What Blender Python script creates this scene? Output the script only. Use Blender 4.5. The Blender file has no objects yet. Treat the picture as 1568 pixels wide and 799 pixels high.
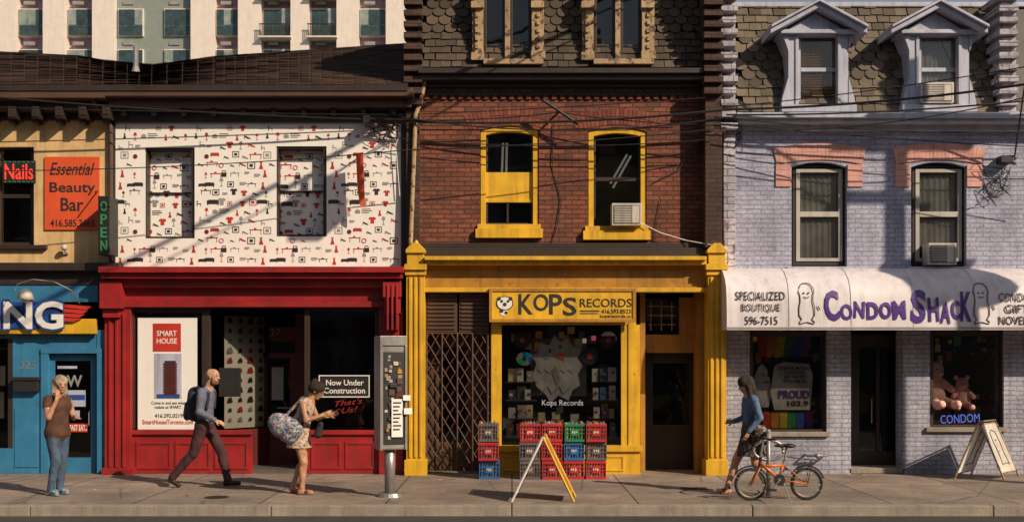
import bpy, math, random
import numpy as np
from mathutils import Vector, Matrix
random.seed(7)
D=18.0; F=1728.0; EH=1.82
# camera back-projection: image pixels -> metres, at a given depth y of the element's front
def X(u,y=0.0): return (u-784)*(D+y)/F
def Z(v,y=0.0): return EH-(v-550)*(D+y)/F
scene=bpy.context.scene
# ------------------------------------------------------------------ materials
def base(name):
    m=bpy.data.materials.new(name); m.use_nodes=True
    nt=m.node_tree; b=nt.nodes['Principled BSDF']; return m,nt,b
def N(nt,t,**k):
    n=nt.nodes.new(t)
    for a,v in k.items(): setattr(n,a,v)
    return n
def ramp(nt,src,a,b,c0=(0,0,0,1),c1=(1,1,1,1)):
    r=N(nt,'ShaderNodeValToRGB'); r.color_ramp.elements[0].position=a; r.color_ramp.elements[1].position=b
    r.color_ramp.elements[0].color=c0; r.color_ramp.elements[1].color=c1
    nt.links.new(src,r.inputs[0]); return r.outputs[0]
def mixc(nt,fac,a,b,mode='MIX'):
    m=N(nt,'ShaderNodeMixRGB',blend_type=mode)
    for i,s in enumerate((fac,a,b)):
        if hasattr(s,'is_output'): nt.links.new(s,m.inputs[i])
        elif isinstance(s,(int,float)): m.inputs[i].default_value=s
        else: m.inputs[i].default_value=(s[0],s[1],s[2],1)
    return m.outputs[0]
def noise(nt,vec,sc,det=5,rough=.6,mapscale=None):
    if mapscale:
        mp=N(nt,'ShaderNodeMapping'); mp.inputs['Scale'].default_value=mapscale
        nt.links.new(vec,mp.inputs[0]); vec=mp.outputs[0]
    n=N(nt,'ShaderNodeTexNoise'); n.inputs['Scale'].default_value=sc; n.inputs['Detail'].default_value=det
    n.inputs['Roughness'].default_value=rough; nt.links.new(vec,n.inputs['Vector']); return n.outputs['Fac']
def bumpn(nt,b,src,st,dist=.01,prev=None):
    bp=N(nt,'ShaderNodeBump'); bp.inputs['Strength'].default_value=st; bp.inputs['Distance'].default_value=dist
    nt.links.new(src,bp.inputs['Height'])
    if prev: nt.links.new(prev,bp.inputs['Normal'])
    nt.links.new(bp.outputs[0],b.inputs['Normal']); return bp.outputs[0]
def mul(c,k): return tuple(min(1,x*k) for x in c)
def finish_col(nt,col,vec,dirt):
    st=noise(nt,vec,1.0,6,.65,(9,9,.8))
    f=ramp(nt,st,.46,.78,(0,0,0,1),(dirt,dirt,dirt,1))
    return mixc(nt,f,col,(.05,.038,.03))
def paint(name,col,var=.3,rough=.5,bump=.25,dirt=.45,chip=None,chipamt=.62,metal=0,island=0):
    m,nt,b=base(name); tc=N(nt,'ShaderNodeTexCoord').outputs['Object']
    n1=noise(nt,tc,2.3,7); r=ramp(nt,n1,.3,.7)
    c=mixc(nt,r,mul(col,1-var),mul(col,1+var*.4))
    if island:
        g=N(nt,'ShaderNodeNewGeometry').outputs['Random Per Island']
        c=mixc(nt,1.0,c,ramp(nt,g,0,1,(1-island,1-island,1-island,1),(1+island*.6,1+island*.55,1+island*.5,1)),'MULTIPLY')
    if chip:
        c=mixc(nt,ramp(nt,noise(nt,tc,9,10,.7),chipamt,chipamt+.03),c,chip)
    c=finish_col(nt,c,tc,dirt)
    nt.links.new(c,b.inputs['Base Color']); b.inputs['Roughness'].default_value=rough; b.inputs['Metallic'].default_value=metal
    bumpn(nt,b,noise(nt,tc,35,6),bump,.01); return m
def brick(name,c1,c2,mort,bump=.8,dirt=.5,patch=None,patchamt=.66,w=.215,h=.074,ms=.009):
    m,nt,b=base(name); tc=N(nt,'ShaderNodeTexCoord').outputs['Object']
    s=N(nt,'ShaderNodeSeparateXYZ'); nt.links.new(tc,s.inputs[0])
    a=N(nt,'ShaderNodeMath',operation='ADD'); nt.links.new(s.outputs[0],a.inputs[0]); nt.links.new(s.outputs[1],a.inputs[1])
    cb=N(nt,'ShaderNodeCombineXYZ'); nt.links.new(a.outputs[0],cb.inputs[0]); nt.links.new(s.outputs[2],cb.inputs[1])
    wn=N(nt,'ShaderNodeTexNoise'); wn.inputs['Scale'].default_value=6; nt.links.new(tc,wn.inputs['Vector'])
    va=N(nt,'ShaderNodeVectorMath',operation='SCALE'); nt.links.new(wn.outputs['Color'],va.inputs[0]); va.inputs['Scale'].default_value=.02
    vb=N(nt,'ShaderNodeVectorMath',operation='ADD'); nt.links.new(cb.outputs[0],vb.inputs[0]); nt.links.new(va.outputs[0],vb.inputs[1])
    t=N(nt,'ShaderNodeTexBrick'); nt.links.new(vb.outputs[0],t.inputs['Vector'])
    for k,v in (('Scale',1),('Mortar Size',ms),('Mortar Smooth',.3),('Bias',0),('Brick Width',w),('Row Height',h)): t.inputs[k].default_value=v
    t.inputs['Color1'].default_value=(*c1,1); t.inputs['Color2'].default_value=(*c2,1); t.inputs['Mortar'].default_value=(*mort,1)
    c=t.outputs['Color']
    c=mixc(nt,1.0,c,ramp(nt,noise(nt,tc,1.6,8),.3,.7,(.6,.58,.58,1),(1.2,1.15,1.1,1)),'MULTIPLY')
    c=mixc(nt,1.0,c,ramp(nt,noise(nt,tc,22,4),.3,.7,(.7,.7,.7,1),(1.2,1.2,1.2,1)),'MULTIPLY')
    if patch: c=mixc(nt,ramp(nt,noise(nt,tc,5,10,.72),patchamt,patchamt+.03),c,patch)
    c=finish_col(nt,c,tc,dirt); nt.links.new(c,b.inputs['Base Color']); b.inputs['Roughness'].default_value=.85
    inv=N(nt,'ShaderNodeMath',operation='SUBTRACT'); inv.inputs[0].default_value=1; nt.links.new(t.outputs['Fac'],inv.inputs[1])
    p=bumpn(nt,b,inv.outputs[0],bump,.014); bumpn(nt,b,noise(nt,tc,45,6),.45,.01,p); return m
def glassmat(name,tint=(.75,.8,.8),refl=1.0):
    m,nt,b=base(name); nt.nodes.remove(b); out=nt.nodes['Material Output']
    tr=N(nt,'ShaderNodeBsdfTransparent'); tr.inputs[0].default_value=(*tint,1)
    gl=N(nt,'ShaderNodeBsdfGlossy'); gl.inputs['Roughness'].default_value=.03
    fr=N(nt,'ShaderNodeFresnel'); fr.inputs[0].default_value=1.6
    tc=N(nt,'ShaderNodeTexCoord').outputs['Object']
    bp=N(nt,'ShaderNodeBump'); bp.inputs['Strength'].default_value=.12; bp.inputs['Distance'].default_value=.02
    nt.links.new(noise(nt,tc,1.7,2),bp.inputs['Height']); nt.links.new(bp.outputs[0],gl.inputs['Normal'])
    mx=N(nt,'ShaderNodeMixShader')
    ad=N(nt,'ShaderNodeMath',operation='MULTIPLY_ADD'); ad.inputs[1].default_value=refl; ad.inputs[2].default_value=.03*refl
    nt.links.new(fr.outputs[0],ad.inputs[0]); nt.links.new(ad.outputs[0],mx.inputs[0])
    nt.links.new(tr.outputs[0],mx.inputs[1]); nt.links.new(gl.outputs[0],mx.inputs[2]); nt.links.new(mx.outputs[0],out.inputs[0]); return m
def emit(name,col,st):
    m,nt,b=base(name); b.inputs['Base Color'].default_value=(*col,1); b.inputs['Emission Color'].default_value=(*col,1); b.inputs['Emission Strength'].default_value=st; return m
def fabric(name,col,var=.25,pattern=None,psc=30,rough=.85):
    m,nt,b=base(name); tc=N(nt,'ShaderNodeTexCoord').outputs['Object']
    c=mixc(nt,ramp(nt,noise(nt,tc,7,4),.35,.65),mul(col,1-var),mul(col,1+var*.5))
    if pattern:
        for i,pc in enumerate(pattern):
            c=mixc(nt,ramp(nt,noise(nt,tc,psc*(1+.35*i),2),.53,.56),c,pc)
    nt.links.new(c,b.inputs['Base Color']); b.inputs['Roughness'].default_value=rough
    n=noise(nt,tc,9,3,.5,(1,1,.6)); bumpn(nt,b,n,.8,.05); return m

M={}
M['brick_red']=brick('brick_red',(.29,.085,.043),(.15,.045,.027),(.06,.035,.025),bump=1,dirt=.5,patch=(.09,.045,.035),patchamt=.62)
M['brick_arch']=paint('brick_arch',(.24,.065,.038),island=.4,rough=.85,dirt=.4)
M['brick_dark']=brick('brick_dark',(.10,.05,.033),(.06,.03,.022),(.04,.03,.025),dirt=.6)
M['brick_blue']=brick('brick_blue',(.46,.48,.64),(.41,.43,.58),(.34,.35,.48),bump=.9,dirt=.3,patch=(.22,.18,.17),patchamt=.65)
M['brick_grey']=brick('brick_grey',(.44,.46,.57),(.38,.40,.51),(.29,.30,.39),bump=.9,dirt=.45,patch=(.24,.21,.21),patchamt=.66)
M['brick_pink']=paint('brick_pink',(.70,.36,.31),island=.08,rough=.8,bump=.5,dirt=.35)
M['pale_stone']=brick('painted_quoin',(.55,.54,.62),(.40,.40,.48),(.22,.2,.24),dirt=.4,patch=(.2,.1,.08),patchamt=.58,w=.3,h=.11)
M['cream']=paint('cream_stucco',(.68,.45,.21),rough=.9,bump=.4,dirt=.4)
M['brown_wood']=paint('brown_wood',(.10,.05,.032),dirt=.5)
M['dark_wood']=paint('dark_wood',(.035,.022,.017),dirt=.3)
M['roof_brown']=paint('roof_shingle',(.125,.068,.046),island=.25,rough=.9,bump=.5,dirt=.3)
M['tile_c']=paint('slate_dark',(.085,.06,.042),island=.5,rough=.8,bump=.5,dirt=.3)
M['tile_d']=paint('slate_tan',(.14,.11,.08),island=.5,rough=.8,bump=.5,dirt=.5)
M['slate_under']=paint('slate_under',(.03,.024,.02))
M['weather_wood']=paint('weathered_wood',(.44,.30,.17),chip=(.1,.06,.04),chipamt=.54,rough=.85,bump=.5,dirt=.6)
M['red']=paint('red_paint',(.33,.018,.02),var=.35,rough=.42,dirt=.5,chip=(.12,.02,.015),chipamt=.64)
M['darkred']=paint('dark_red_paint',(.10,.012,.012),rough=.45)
M['yellow']=paint('yellow_paint',(.74,.42,.022),var=.25,rough=.45,dirt=.5,chip=(.35,.2,.06),chipamt=.65)
M['ochre']=paint('ochre_frieze',(.44,.21,.025),var=.3,dirt=.55,chip=(.28,.13,.04),chipamt=.6)
M['bluep']=paint('blue_paint',(.035,.19,.35),var=.25,dirt=.35)
M['bluetrim']=paint('blue_trim',(.45,.46,.57),var=.2,dirt=.5,chip=(.2,.18,.17),chipamt=.66)
M['sash']=paint('sash_paint',(.46,.43,.39),var=.2,dirt=.4)
M['mural']=paint('mural_panel',(.84,.79,.74),var=.06,rough=.6,bump=.05,dirt=.1)
M['ink']=paint('ink_black',(.03,.025,.025),dirt=0); M['inkred']=paint('ink_red',(.5,.035,.02),dirt=0); M['inkgrey']=paint('ink_grey',(.3,.28,.27),dirt=0)
M['scriptred']=paint('script_red',(.32,.02,.02),dirt=0)
M['white']=paint('white_paint',(.80,.76,.71),var=.08,dirt=.2); M['paper']=paint('paper',(.80,.77,.73),var=.04,dirt=.04)
M['vinyl']=paint('awning_vinyl',(.74,.68,.71),var=.12,rough=.4,bump=.05,dirt=.35)
M['purple']=paint('purple_letter',(.09,.03,.25),dirt=.05,rough=.4)
M['black']=paint('black_metal',(.02,.018,.018),dirt=.1,rough=.5)
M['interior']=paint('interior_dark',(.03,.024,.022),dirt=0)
M['floor']=paint('floor_tile',(.12,.1,.09))
M['metal']=paint('grey_metal',(.36,.34,.33),rough=.4,metal=.5,dirt=.3)
M['acw']=paint('ac_casing',(.62,.56,.49),dirt=.5); M['acg']=paint('ac_grille',(.12,.11,.1))
M['blind']=paint('window_blind',(.38,.34,.28),var=.2); M['blindw']=paint('pale_curtain',(.50,.47,.44),var=.4)
M['tan']=paint('tan_blind',(.5,.33,.16))
M['glass']=glassmat('window_glass',(.92,.93,.9),.8); M['glassd']=glassmat('window_glass_dark',(.5,.5,.48),.8)
M['orange']=paint('orange_sign',(.68,.09,.025),var=.1,dirt=.15)
M['neonred']=emit('neon_red',(.9,.05,.03),.5); M['neongreen']=emit('neon_green',(.03,.2,.08),.02); M['neonblue']=emit('neon_blue',(.06,.15,.7),.15)
M['lamp']=emit('lamp_glow',(1,.6,.2),3); M['tubelamp']=emit('tube_lamp',(.9,.85,.7),.25)
M['signblue']=paint('sign_blue',(.02,.07,.3),dirt=.1)
M['rubber']=paint('tyre_rubber',(.02,.02,.02),rough=.8); M['bikeorange']=paint('bike_orange',(.62,.16,.03),rough=.35,dirt=.4)
M['curb']=paint('kerb_concrete',(.31,.26,.215),rough=.9,bump=.6)
M['aptmauve']=paint('panel_mauve',(.34,.23,.28),var=.1,dirt=.1); M['aptwhite']=paint('apartment_white',(.74,.65,.58),var=.08,dirt=.15)  # mauve is the panels' own paint colour
M['aptgreen']=paint('panel_green',(.23,.26,.23),var=.1,dirt=.1)
M['aptglass']=paint('apartment_glass',(.04,.07,.075),rough=.12,var=.5,dirt=0,bump=0); M['aptblind']=paint('apartment_blind',(.25,.3,.27),rough=.3,var=.4,dirt=0)
def gm():
    m,nt,b=base('sidewalk_concrete'); tc=N(nt,'ShaderNodeTexCoord').outputs['Object']
    t=N(nt,'ShaderNodeTexBrick'); t.offset=0; nt.links.new(tc,t.inputs['Vector'])
    for k,v in (('Scale',1),('Mortar Size',.012),('Mortar Smooth',.2),('Brick Width',1.6),('Row Height',1.28),('Bias',0)): t.inputs[k].default_value=v
    t.inputs['Color1'].default_value=(.34,.27,.225,1); t.inputs['Color2'].default_value=(.26,.21,.18,1); t.inputs['Mortar'].default_value=(.06,.045,.04,1)
    c=mixc(nt,1.0,t.outputs['Color'],ramp(nt,noise(nt,tc,.9,8,.7),.3,.7,(.5,.49,.47,1),(1.25,1.2,1.15,1)),'MULTIPLY')
    c=mixc(nt,1.0,c,ramp(nt,noise(nt,tc,14,6,.7),.3,.7,(.7,.7,.7,1),(1.15,1.15,1.15,1)),'MULTIPLY')
    c=mixc(nt,ramp(nt,noise(nt,tc,2.6,8,.7),.58,.70,(0,0,0,1),(.6,.6,.6,1)),c,(.11,.09,.08))
    v=N(nt,'ShaderNodeTexVoronoi'); v.inputs['Scale'].default_value=4.5; nt.links.new(tc,v.inputs['Vector'])
    c=mixc(nt,ramp(nt,v.outputs['Distance'],.07,.1,(.7,.7,.7,1),(0,0,0,1)),c,(.09,.07,.06))
    v=N(nt,'ShaderNodeTexVoronoi'); v.feature='DISTANCE_TO_EDGE'; v.inputs['Scale'].default_value=.55; nt.links.new(tc,v.inputs['Vector'])
    c=mixc(nt,ramp(nt,v.outputs['Distance'],.003,.008,(.6,.6,.6,1),(0,0,0,1)),c,(.06,.05,.04))
    nt.links.new(c,b.inputs['Base Color']); b.inputs['Roughness'].default_value=.88
    bumpn(nt,b,noise(nt,tc,60,6),.35,.01); return m
M['sidewalk']=gm()
M['asphalt']=paint('asphalt',(.05,.044,.04),rough=.9,bump=.8); M['ground']=paint('ground_mat',(.09,.08,.07),rough=.95)
# ------------------------------------------------------------------ geometry
class Acc:
    def __init__(s): s.v=[]; s.f=[]
    def add(s,vs,fs):
        n=len(s.v); s.v+=[tuple(v) for v in vs]; s.f+=[tuple(n+i for i in f) for f in fs]
    def poly(s,pts): s.add(pts,[tuple(range(len(pts)))])
    def flat(s,pts,y): s.poly([(p[0],y,p[1]) for p in pts])
    def box(s,x0,x1,y0,y1,z0,z1):
        vs=[(x,y,z) for z in (z0,z1) for x,y in ((x0,y0),(x1,y0),(x1,y1),(x0,y1))]
        s.add(vs,[(0,3,2,1),(4,5,6,7),(0,1,5,4),(1,2,6,5),(2,3,7,6),(3,0,4,7)])
    def ub(s,u0,u1,v0,v1,y0,y1):
        z0=0.0 if v1>=724 else Z(v1,y0)
        s.box(X(u0,y0),X(u1,y0),y0,y1,z0,Z(v0,y0))
    def prism(s,pts,y0,y1):
        n=len(pts); vs=[(p[0],y0,p[1]) for p in pts]+[(p[0],y1,p[1]) for p in pts]
        s.add(vs,[tuple(range(n)),tuple(range(2*n-1,n-1,-1))]+[(i,i+n,(i+1)%n+n,(i+1)%n) for i in range(n)])
    def tube(s,pts,r,n=6,r2=None):
        pts=[Vector(p) for p in pts]; rings=[]
        for i,p in enumerate(pts):
            d=(pts[min(i+1,len(pts)-1)]-pts[max(i-1,0)])
            if d.length<1e-9: d=Vector((0,0,1))
            d.normalize()
            a=Vector((0,0,1)) if abs(d.z)<.9 else Vector((1,0,0))
            e1=d.cross(a).normalized(); e2=d.cross(e1)
            rr=r if r2 is None else r+(r2-r)*i/(len(pts)-1)
            rings.append([p+(e1*math.cos(t)+e2*math.sin(t))*rr for t in [2*math.pi*k/n for k in range(n)]])
        vs=[v for q in rings for v in q]; fs=[]
        for i in range(len(pts)-1):
            for k in range(n): fs.append((i*n+k,i*n+(k+1)%n,(i+1)*n+(k+1)%n,(i+1)*n+k))
        fs.append(tuple(range(n))[::-1]); fs.append(tuple(range((len(pts)-1)*n,len(pts)*n)))
        s.add(vs,fs)
    def ball(s,c,r,sc=(1,1,1),n=12):
        vs=[];fs=[]
        for i in range(1,n//2):
            ph=math.pi*i/(n//2)
            for k in range(n):
                t=2*math.pi*k/n; vs.append((c[0]+r*sc[0]*math.sin(ph)*math.cos(t),c[1]+r*sc[1]*math.sin(ph)*math.sin(t),c[2]+r*sc[2]*math.cos(ph)))
        m=n//2-1; vs+= [(c[0],c[1],c[2]+r*sc[2]),(c[0],c[1],c[2]-r*sc[2])]
        for i in range(m-1):
            for k in range(n): fs.append((i*n+k,(i+1)*n+k,(i+1)*n+(k+1)%n,i*n+(k+1)%n))
        for k in range(n): fs.append((m*n,k,(k+1)%n)); fs.append((m*n+1,(m-1)*n+(k+1)%n,(m-1)*n+k))
        s.add(vs,fs)
    def wall(s,u0,u1,v0,v1,y,ops,rev=.12):
        """sheet with openings; ops=(u0,u1,v0,v1,arch_rise)"""
        x0,x1,zt=X(u0),X(u1),Z(v0); zb=0 if v1>=724 else Z(v1)
        O=[(X(o[0]),X(o[1]),0 if o[3]>=724 else Z(o[3]),Z(o[2]),(o[4] if len(o)>4 else 0)/96.) for o in ops]
        xs=sorted({x0,x1}|{o[0] for o in O}|{o[1] for o in O}); zs=sorted({zb,zt}|{o[2] for o in O}|{o[3] for o in O})
        xs=[x for x in xs if x0<=x<=x1]; zs=[z for z in zs if zb<=z<=zt]
        for i in range(len(xs)-1):
            for j in range(len(zs)-1):
                cx,cz=(xs[i]+xs[i+1])/2,(zs[j]+zs[j+1])/2
                if any(o[0]<cx<o[1] and o[2]<cz<o[3] for o in O): continue
                s.poly([(xs[i],y,zs[j]),(xs[i+1],y,zs[j]),(xs[i+1],y,zs[j+1]),(xs[i],y,zs[j+1])])
        for a,b,c,d,rise in O:
            s.poly([(a,y,c),(a,y+rev,c),(a,y+rev,d),(a,y,d)]); s.poly([(b,y,c),(b,y+rev,c),(b,y+rev,d),(b,y,d)])
            if c>0.01: s.poly([(a,y,c),(b,y,c),(b,y+rev,c),(a,y+rev,c)])
            n=10 if rise else 1
            for k in range(n):
                t0,t1=k/n,(k+1)/n; f=lambda t:d-rise*(2*t-1)**2
                xa,xb=a+(b-a)*t0,a+(b-a)*t1
                if rise: s.poly([(xa,y,f(t0)),(xb,y,f(t1)),(xb,y,d),(xa,y,d)])
                s.poly([(xa,y,f(t0)),(xb,y,f(t1)),(xb,y+rev,f(t1)),(xa,y+rev,f(t0))])
PARTS={}
def root(name):
    e=bpy.data.objects.new(name,None); scene.collection.objects.link(e); e.empty_display_size=.2; return e
def P(r,name,mat,bevel=0,smooth=False):
    k=(r.name,name)
    if k not in PARTS: PARTS[k]=(Acc(),r,name,M[mat] if isinstance(mat,str) else mat,bevel,smooth)
    return PARTS[k][0]
def mkobj(name,v,f,mat,parent,bevel=0,smooth=False):
    import bmesh
    me=bpy.data.meshes.new(name)
    if mat.name.startswith('window_glass'):
        # panes are single sheets facing the street
        if len(f)%6==0 and len(v)==len(f)//6*8: f=[q for i,q in enumerate(f) if i%6==2]
        me.from_pydata(v,[],f)
    elif name=='roof_shingles':
        me.from_pydata(v,[],f)
    else:
        me.from_pydata(v,[],f)
        bm=bmesh.new(); bm.from_mesh(me); bmesh.ops.recalc_face_normals(bm,faces=bm.faces); bm.to_mesh(me); bm.free()
    me.materials.append(mat)
    if smooth:
        me.polygons.foreach_set('use_smooth',[True]*len(me.polygons))
    o=bpy.data.objects.new(name,me); scene.collection.objects.link(o)
    if parent: o.parent=parent
    if bevel:
        b=o.modifiers.new('bevel','BEVEL'); b.width=bevel; b.segments=2; b.limit_method='ANGLE'
    return o
def finalize():
    for a,r,name,mat,bev,sm in PARTS.values():
        if a.v: mkobj(name,a.v,a.f,mat,r,bev,sm)
def text(r,name,body,u0,u1,v0,v1,y,mat,off=0.0,shear=0.0,ext=.004,rot=0,fn=None):
    cu=bpy.data.curves.new('t','FONT'); cu.body=body; cu.size=1; cu.offset=off; cu.shear=shear; cu.extrude=.001; cu.resolution_u=3; cu.align_x='CENTER'
    o=bpy.data.objects.new('t',cu); scene.collection.objects.link(o)
    dg=bpy.context.evaluated_depsgraph_get(); me=bpy.data.meshes.new_from_object(o.evaluated_get(dg))
    bpy.data.objects.remove(o)
    co=np.empty(len(me.vertices)*3); me.vertices.foreach_get('co',co); co=co.reshape(-1,3)
    if len(co)==0: return
    mn=co.min(0); mx=co.max(0); a,b,c,d=X(u0,y),X(u1,y),Z(v1,y),Z(v0,y)
    px=(co[:,0]-mn[0])/(mx[0]-mn[0])*(b-a)+a; pz=(co[:,1]-mn[1])/(mx[1]-mn[1])*(d-c)+c; py=y-(co[:,2]/.001+1)*.5*ext
    if rot:
        cx,cz=(a+b)/2,(c+d)/2; cs,sn=math.cos(rot),math.sin(rot)
        px,pz=cx+(px-cx)*cs-(pz-cz)*sn,cz+(px-cx)*sn+(pz-cz)*cs
    out=np.stack([px,py,pz],1)
    if fn: out=np.array([fn(p) for p in out])
    me.vertices.foreach_set('co',out.ravel()); me.update(); me.materials.append(M[mat])
    for p in me.polygons: p.use_smooth=False
    ob=bpy.data.objects.new(name,me); scene.collection.objects.link(ob); ob.parent=r
def window(r,u0,u1,v0,v1,y,fm,fw=6,rail=.5,glass='glassd',mull=0,back=None,bm='blind'):
    f=P(r,'window_frames_'+fm,fm,.004)
    f.ub(u0,u0+fw,v0,v1,y,y+.05); f.ub(u1-fw,u1,v0,v1,y,y+.05)
    f.ub(u0+fw,u1-fw,v0,v0+fw,y+.002,y+.048); f.ub(u0+fw,u1-fw,v1-fw,v1,y+.002,y+.048)
    if rail: vm=v0+(v1-v0)*rail; f.ub(u0+fw,u1-fw,vm-3,vm+3,y-.004,y+.045)
    for k in range(mull):
        um=u0+(u1-u0)*(k+1)/(mull+1); f.ub(um-1.5,um+1.5,v0+fw,v1-fw,y+.006,y+.04)
    P(r,'window_glass_'+glass,glass).ub(u0+fw-1,u1-fw+1,v0+fw-1,v1-fw+1,y+.022,y+.026)
    if back:
        # gathered cloth / blind just behind the pane
        x0,x1,z1,z0=X(u0+2),X(u1-2),Z(v0),Z(v0+(v1-v0)*back); n=28; c=P(r,'blinds_'+bm,bm,0,True)
        pts=[(x0+(x1-x0)*k/n,y+.075+.012*math.sin(k*1.9+u0)) for k in range(n+1)]
        c.add([(p[0],p[1],z0) for p in pts]+[(p[0],p[1],z1) for p in pts],[(k,k+1,k+n+2,k+n+1) for k in range(n)])
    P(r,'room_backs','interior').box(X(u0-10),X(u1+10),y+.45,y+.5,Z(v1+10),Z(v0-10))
def arch(r,name,mat,uc,w,v_top,rise,band,n,y,proud=.015,gap=.06):
    """ring of voussoir bricks over a segmental arch"""
    a=P(r,name,mat,.003); xc=X(uc); hw=w/96/2; z0=Z(v_top); rs=rise/96; b=band/96
    R=(hw*hw+rs*rs)/(2*rs); cz=z0-R; th=math.asin(min(1,hw/R))
    for k in range(n):
        t0=-th+2*th*(k+gap)/n; t1=-th+2*th*(k+1-gap)/n
        for (r0,r1) in ((R,R+b*(.5-gap*.4)),(R+b*(.5+gap*.4),R+b)):
            pts=[(xc+math.sin(t)*q,cz+math.cos(t)*q) for t,q in ((t0,r0),(t1,r0),(t1,r1),(t0,r1))]
            a.prism(pts,y-proud-random.uniform(0,.004),y+.02)
def shingles(a,x0,x1,zb,zt,yb,yt,w,h,kind):
    """overlapping individual slates on a steep slope"""
    rows=int((zt-zb)/h)+1; sl=(yt-yb)/(zt-zb)
    for j in range(rows):
        z=zb+j*h; off=(j%2)*w/2
        for i in range(-1,int((x1-x0)/w)+2):
            xc=x0+off+(i+.5)*w+random.uniform(-.008,.008)
            if xc<x0+w*.2 or xc>x1-w*.2: continue
            hw=w*.47; ht=h*1.25; zz=z+random.uniform(-.01,.008); top=min(zz+ht,zt)
            if kind=='hex': pts=[(-hw,.35*h),(-hw*.5,-.05*h),(hw*.5,-.05*h),(hw,.35*h),(hw,top-zz),(-hw,top-zz)]
            elif kind=='fish': pts=[(hw*math.cos(t),.45*h+.5*h*math.sin(t)) for t in [math.pi+math.pi*q/6 for q in range(7)]]+[(hw,top-zz),(-hw,top-zz)]
            else: pts=[(-hw,0),(hw,0),(hw,top-zz),(-hw,top-zz)]
            n=len(pts); lift=.03
            fr=[(xc+p[0],yb+sl*(zz+p[1]-zb)-lift*(1-(p[1]/(ht)))-.004,zz+p[1]) for p in pts]
            bk=[(q[0],q[1]+.018,q[2]) for q in fr]
            a.add(fr+bk,[tuple(range(n)),tuple(range(2*n-1,n-1,-1))]+[(k,k+n,(k+1)%n+n,(k+1)%n) for k in range(n)])
def ac(u0,u1,v0,v1,y0,y1):
    r=root('window_air_conditioner'); P(r,'casing','acw',.008).ub(u0,u1,v0,v1,y0+.01,y1)
    g=P(r,'grille','acg'); g.ub(u0+3,u1-3,v0+3,v1-3,y0,y0+.012)
    s=P(r,'slats','acw')
    vv=v0+5
    while vv<v1-5: s.ub(u0+4,u1-16,vv,vv+1.1,y0-.006,y0+.001); vv+=2.6
    s.ub(u1-15,u1-4,v0+4,v1-4,y0-.005,y0+.001)
# ================================================================== GROUND
KY=-3.95
g=root('ground'); P(g,'ground_sheet','ground').poly([(-600,-600,-.135),(600,-600,-.135),(600,600,-.135),(-600,600,-.135)])
g=root('road'); P(g,'asphalt_sheet','asphalt').poly([(-80,-20,-.128),(80,-20,-.128),(80,KY,-.128),(-80,KY,-.128)])
t=P(g,'tram_rails','metal')
for yy in (-9.2,-10.7,-13,-14.5): t.box(-80,80,yy-.03,yy+.03,-.13,-.122)
g=root('sidewalk'); P(g,'paving','sidewalk').box(-60,60,KY+.18,3,-.12,0)
P(g,'far_paving','sidewalk').box(-60,60,-24,-20,-.12,0)
g=root('kerb'); k=P(g,'kerb_stones','curb',.012)
x=-60
while x<60: k.box(x,x+2.99,KY,KY+.175,-.15,.002); x+=3
g=root('litter'); rl=random.Random(31)
for i in range(60):
    a=rl.uniform(0,6.3); lx,ly=rl.uniform(-7.5,7.5),rl.choice([rl.uniform(-3.7,-.1),rl.uniform(-.35,-.05)]); q=rl.uniform(.012,.035)
    P(g,'scraps_'+['paper','brown_wood','inkgrey'][i%3],['paper','brown_wood','inkgrey'][i%3]).add([(lx+q*math.cos(a+k_*1.57)*(1+.5*(k_%2)),ly+q*math.sin(a+k_*1.57),.004+.006*(k_%2)) for k_ in range(4)],[(0,1,2,3)])
g=root('utility_cover'); P(g,'plate','black').tube([(-3.9,-3.1,.0),(-3.9,-3.1,.006)],.16,20); P(g,'plate','black').box(2.4,2.75,-2.2,-1.95,0,.006)
# ================================================================== BUILDING A (nail salon / blue shop)
A=root('nail_salon_building')
P(A,'upper_wall','cream').wall(-260,170,180,402,0,[(0-5,52,225,378),(-160,-80,225,378)])
window(A,-3,52,225,376,.1,'dark_wood',5,.5,'glassd')
P(A,'window_sill','dark_wood',.004).ub(-6,70,375,381,-.08,.02)
e=P(A,'eaves','brown_wood',.006); e.ub(-260,160,136,150,-.45,.4); e.ub(-260,165,150,170,-.2,.4)
d=P(A,'rafter_brackets','dark_wood',.004)
for u in range(-240,160,36): d.ub(u,u+11,163,180,-.34,0); d.ub(u+1,u+9,180,188,-.2,0)
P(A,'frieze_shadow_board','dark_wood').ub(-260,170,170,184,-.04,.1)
l=P(A,'ledge','dark_wood',.006); l.ub(-260,182,402,414,-.22,.1); l.ub(-260,172,414,436,-.08,.1)
P(A,'sign_band','bluep').ub(-260,150,436,462,-.06,.1)
b=P(A,'storefront','bluep',.005)
b.ub(19,74,512,728,-.02,.1); b.ub(148,168,505,728,-.03,.1); b.ub(74,148,512,541,-.02,.1); b.ub(-260,-60,512,728,-.02,.1); b.ub(-60,19,686,728,-.02,.1); b.ub(-60,19,512,518,-.02,.1)
b.ub(62,74,541,728,-.05,-.02); b.ub(148,156,541,728,-.06,-.03); b.ub(62,156,533,541,-.06,-.02)
b.ub(22,58,625,715,-.035,-.02); b.ub(152,166,560,700,-.045,-.03)
P(A,'window_frame','dark_wood',.004).ub(12,19,518,686,-.01,.05); P(A,'shop_glass','glassd').ub(-60,12,518,686,.02,.026)
P(A,'shop_interior','interior').box(X(-260),X(19),.7,.75,0,3)
pp=P(A,'window_notices','acw'); pp.ub(-8,8,560,590,.03,.034); pp.ub(-10,6,600,640,.03,.034)
dr=P(A,'door','bluep',.004); dr.ub(76,84,543,728,.06,.1); dr.ub(139,147,543,728,.06,.1); dr.ub(84,139,543,552,.06,.1); dr.ub(84,139,700,728,.06,.1)
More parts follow.
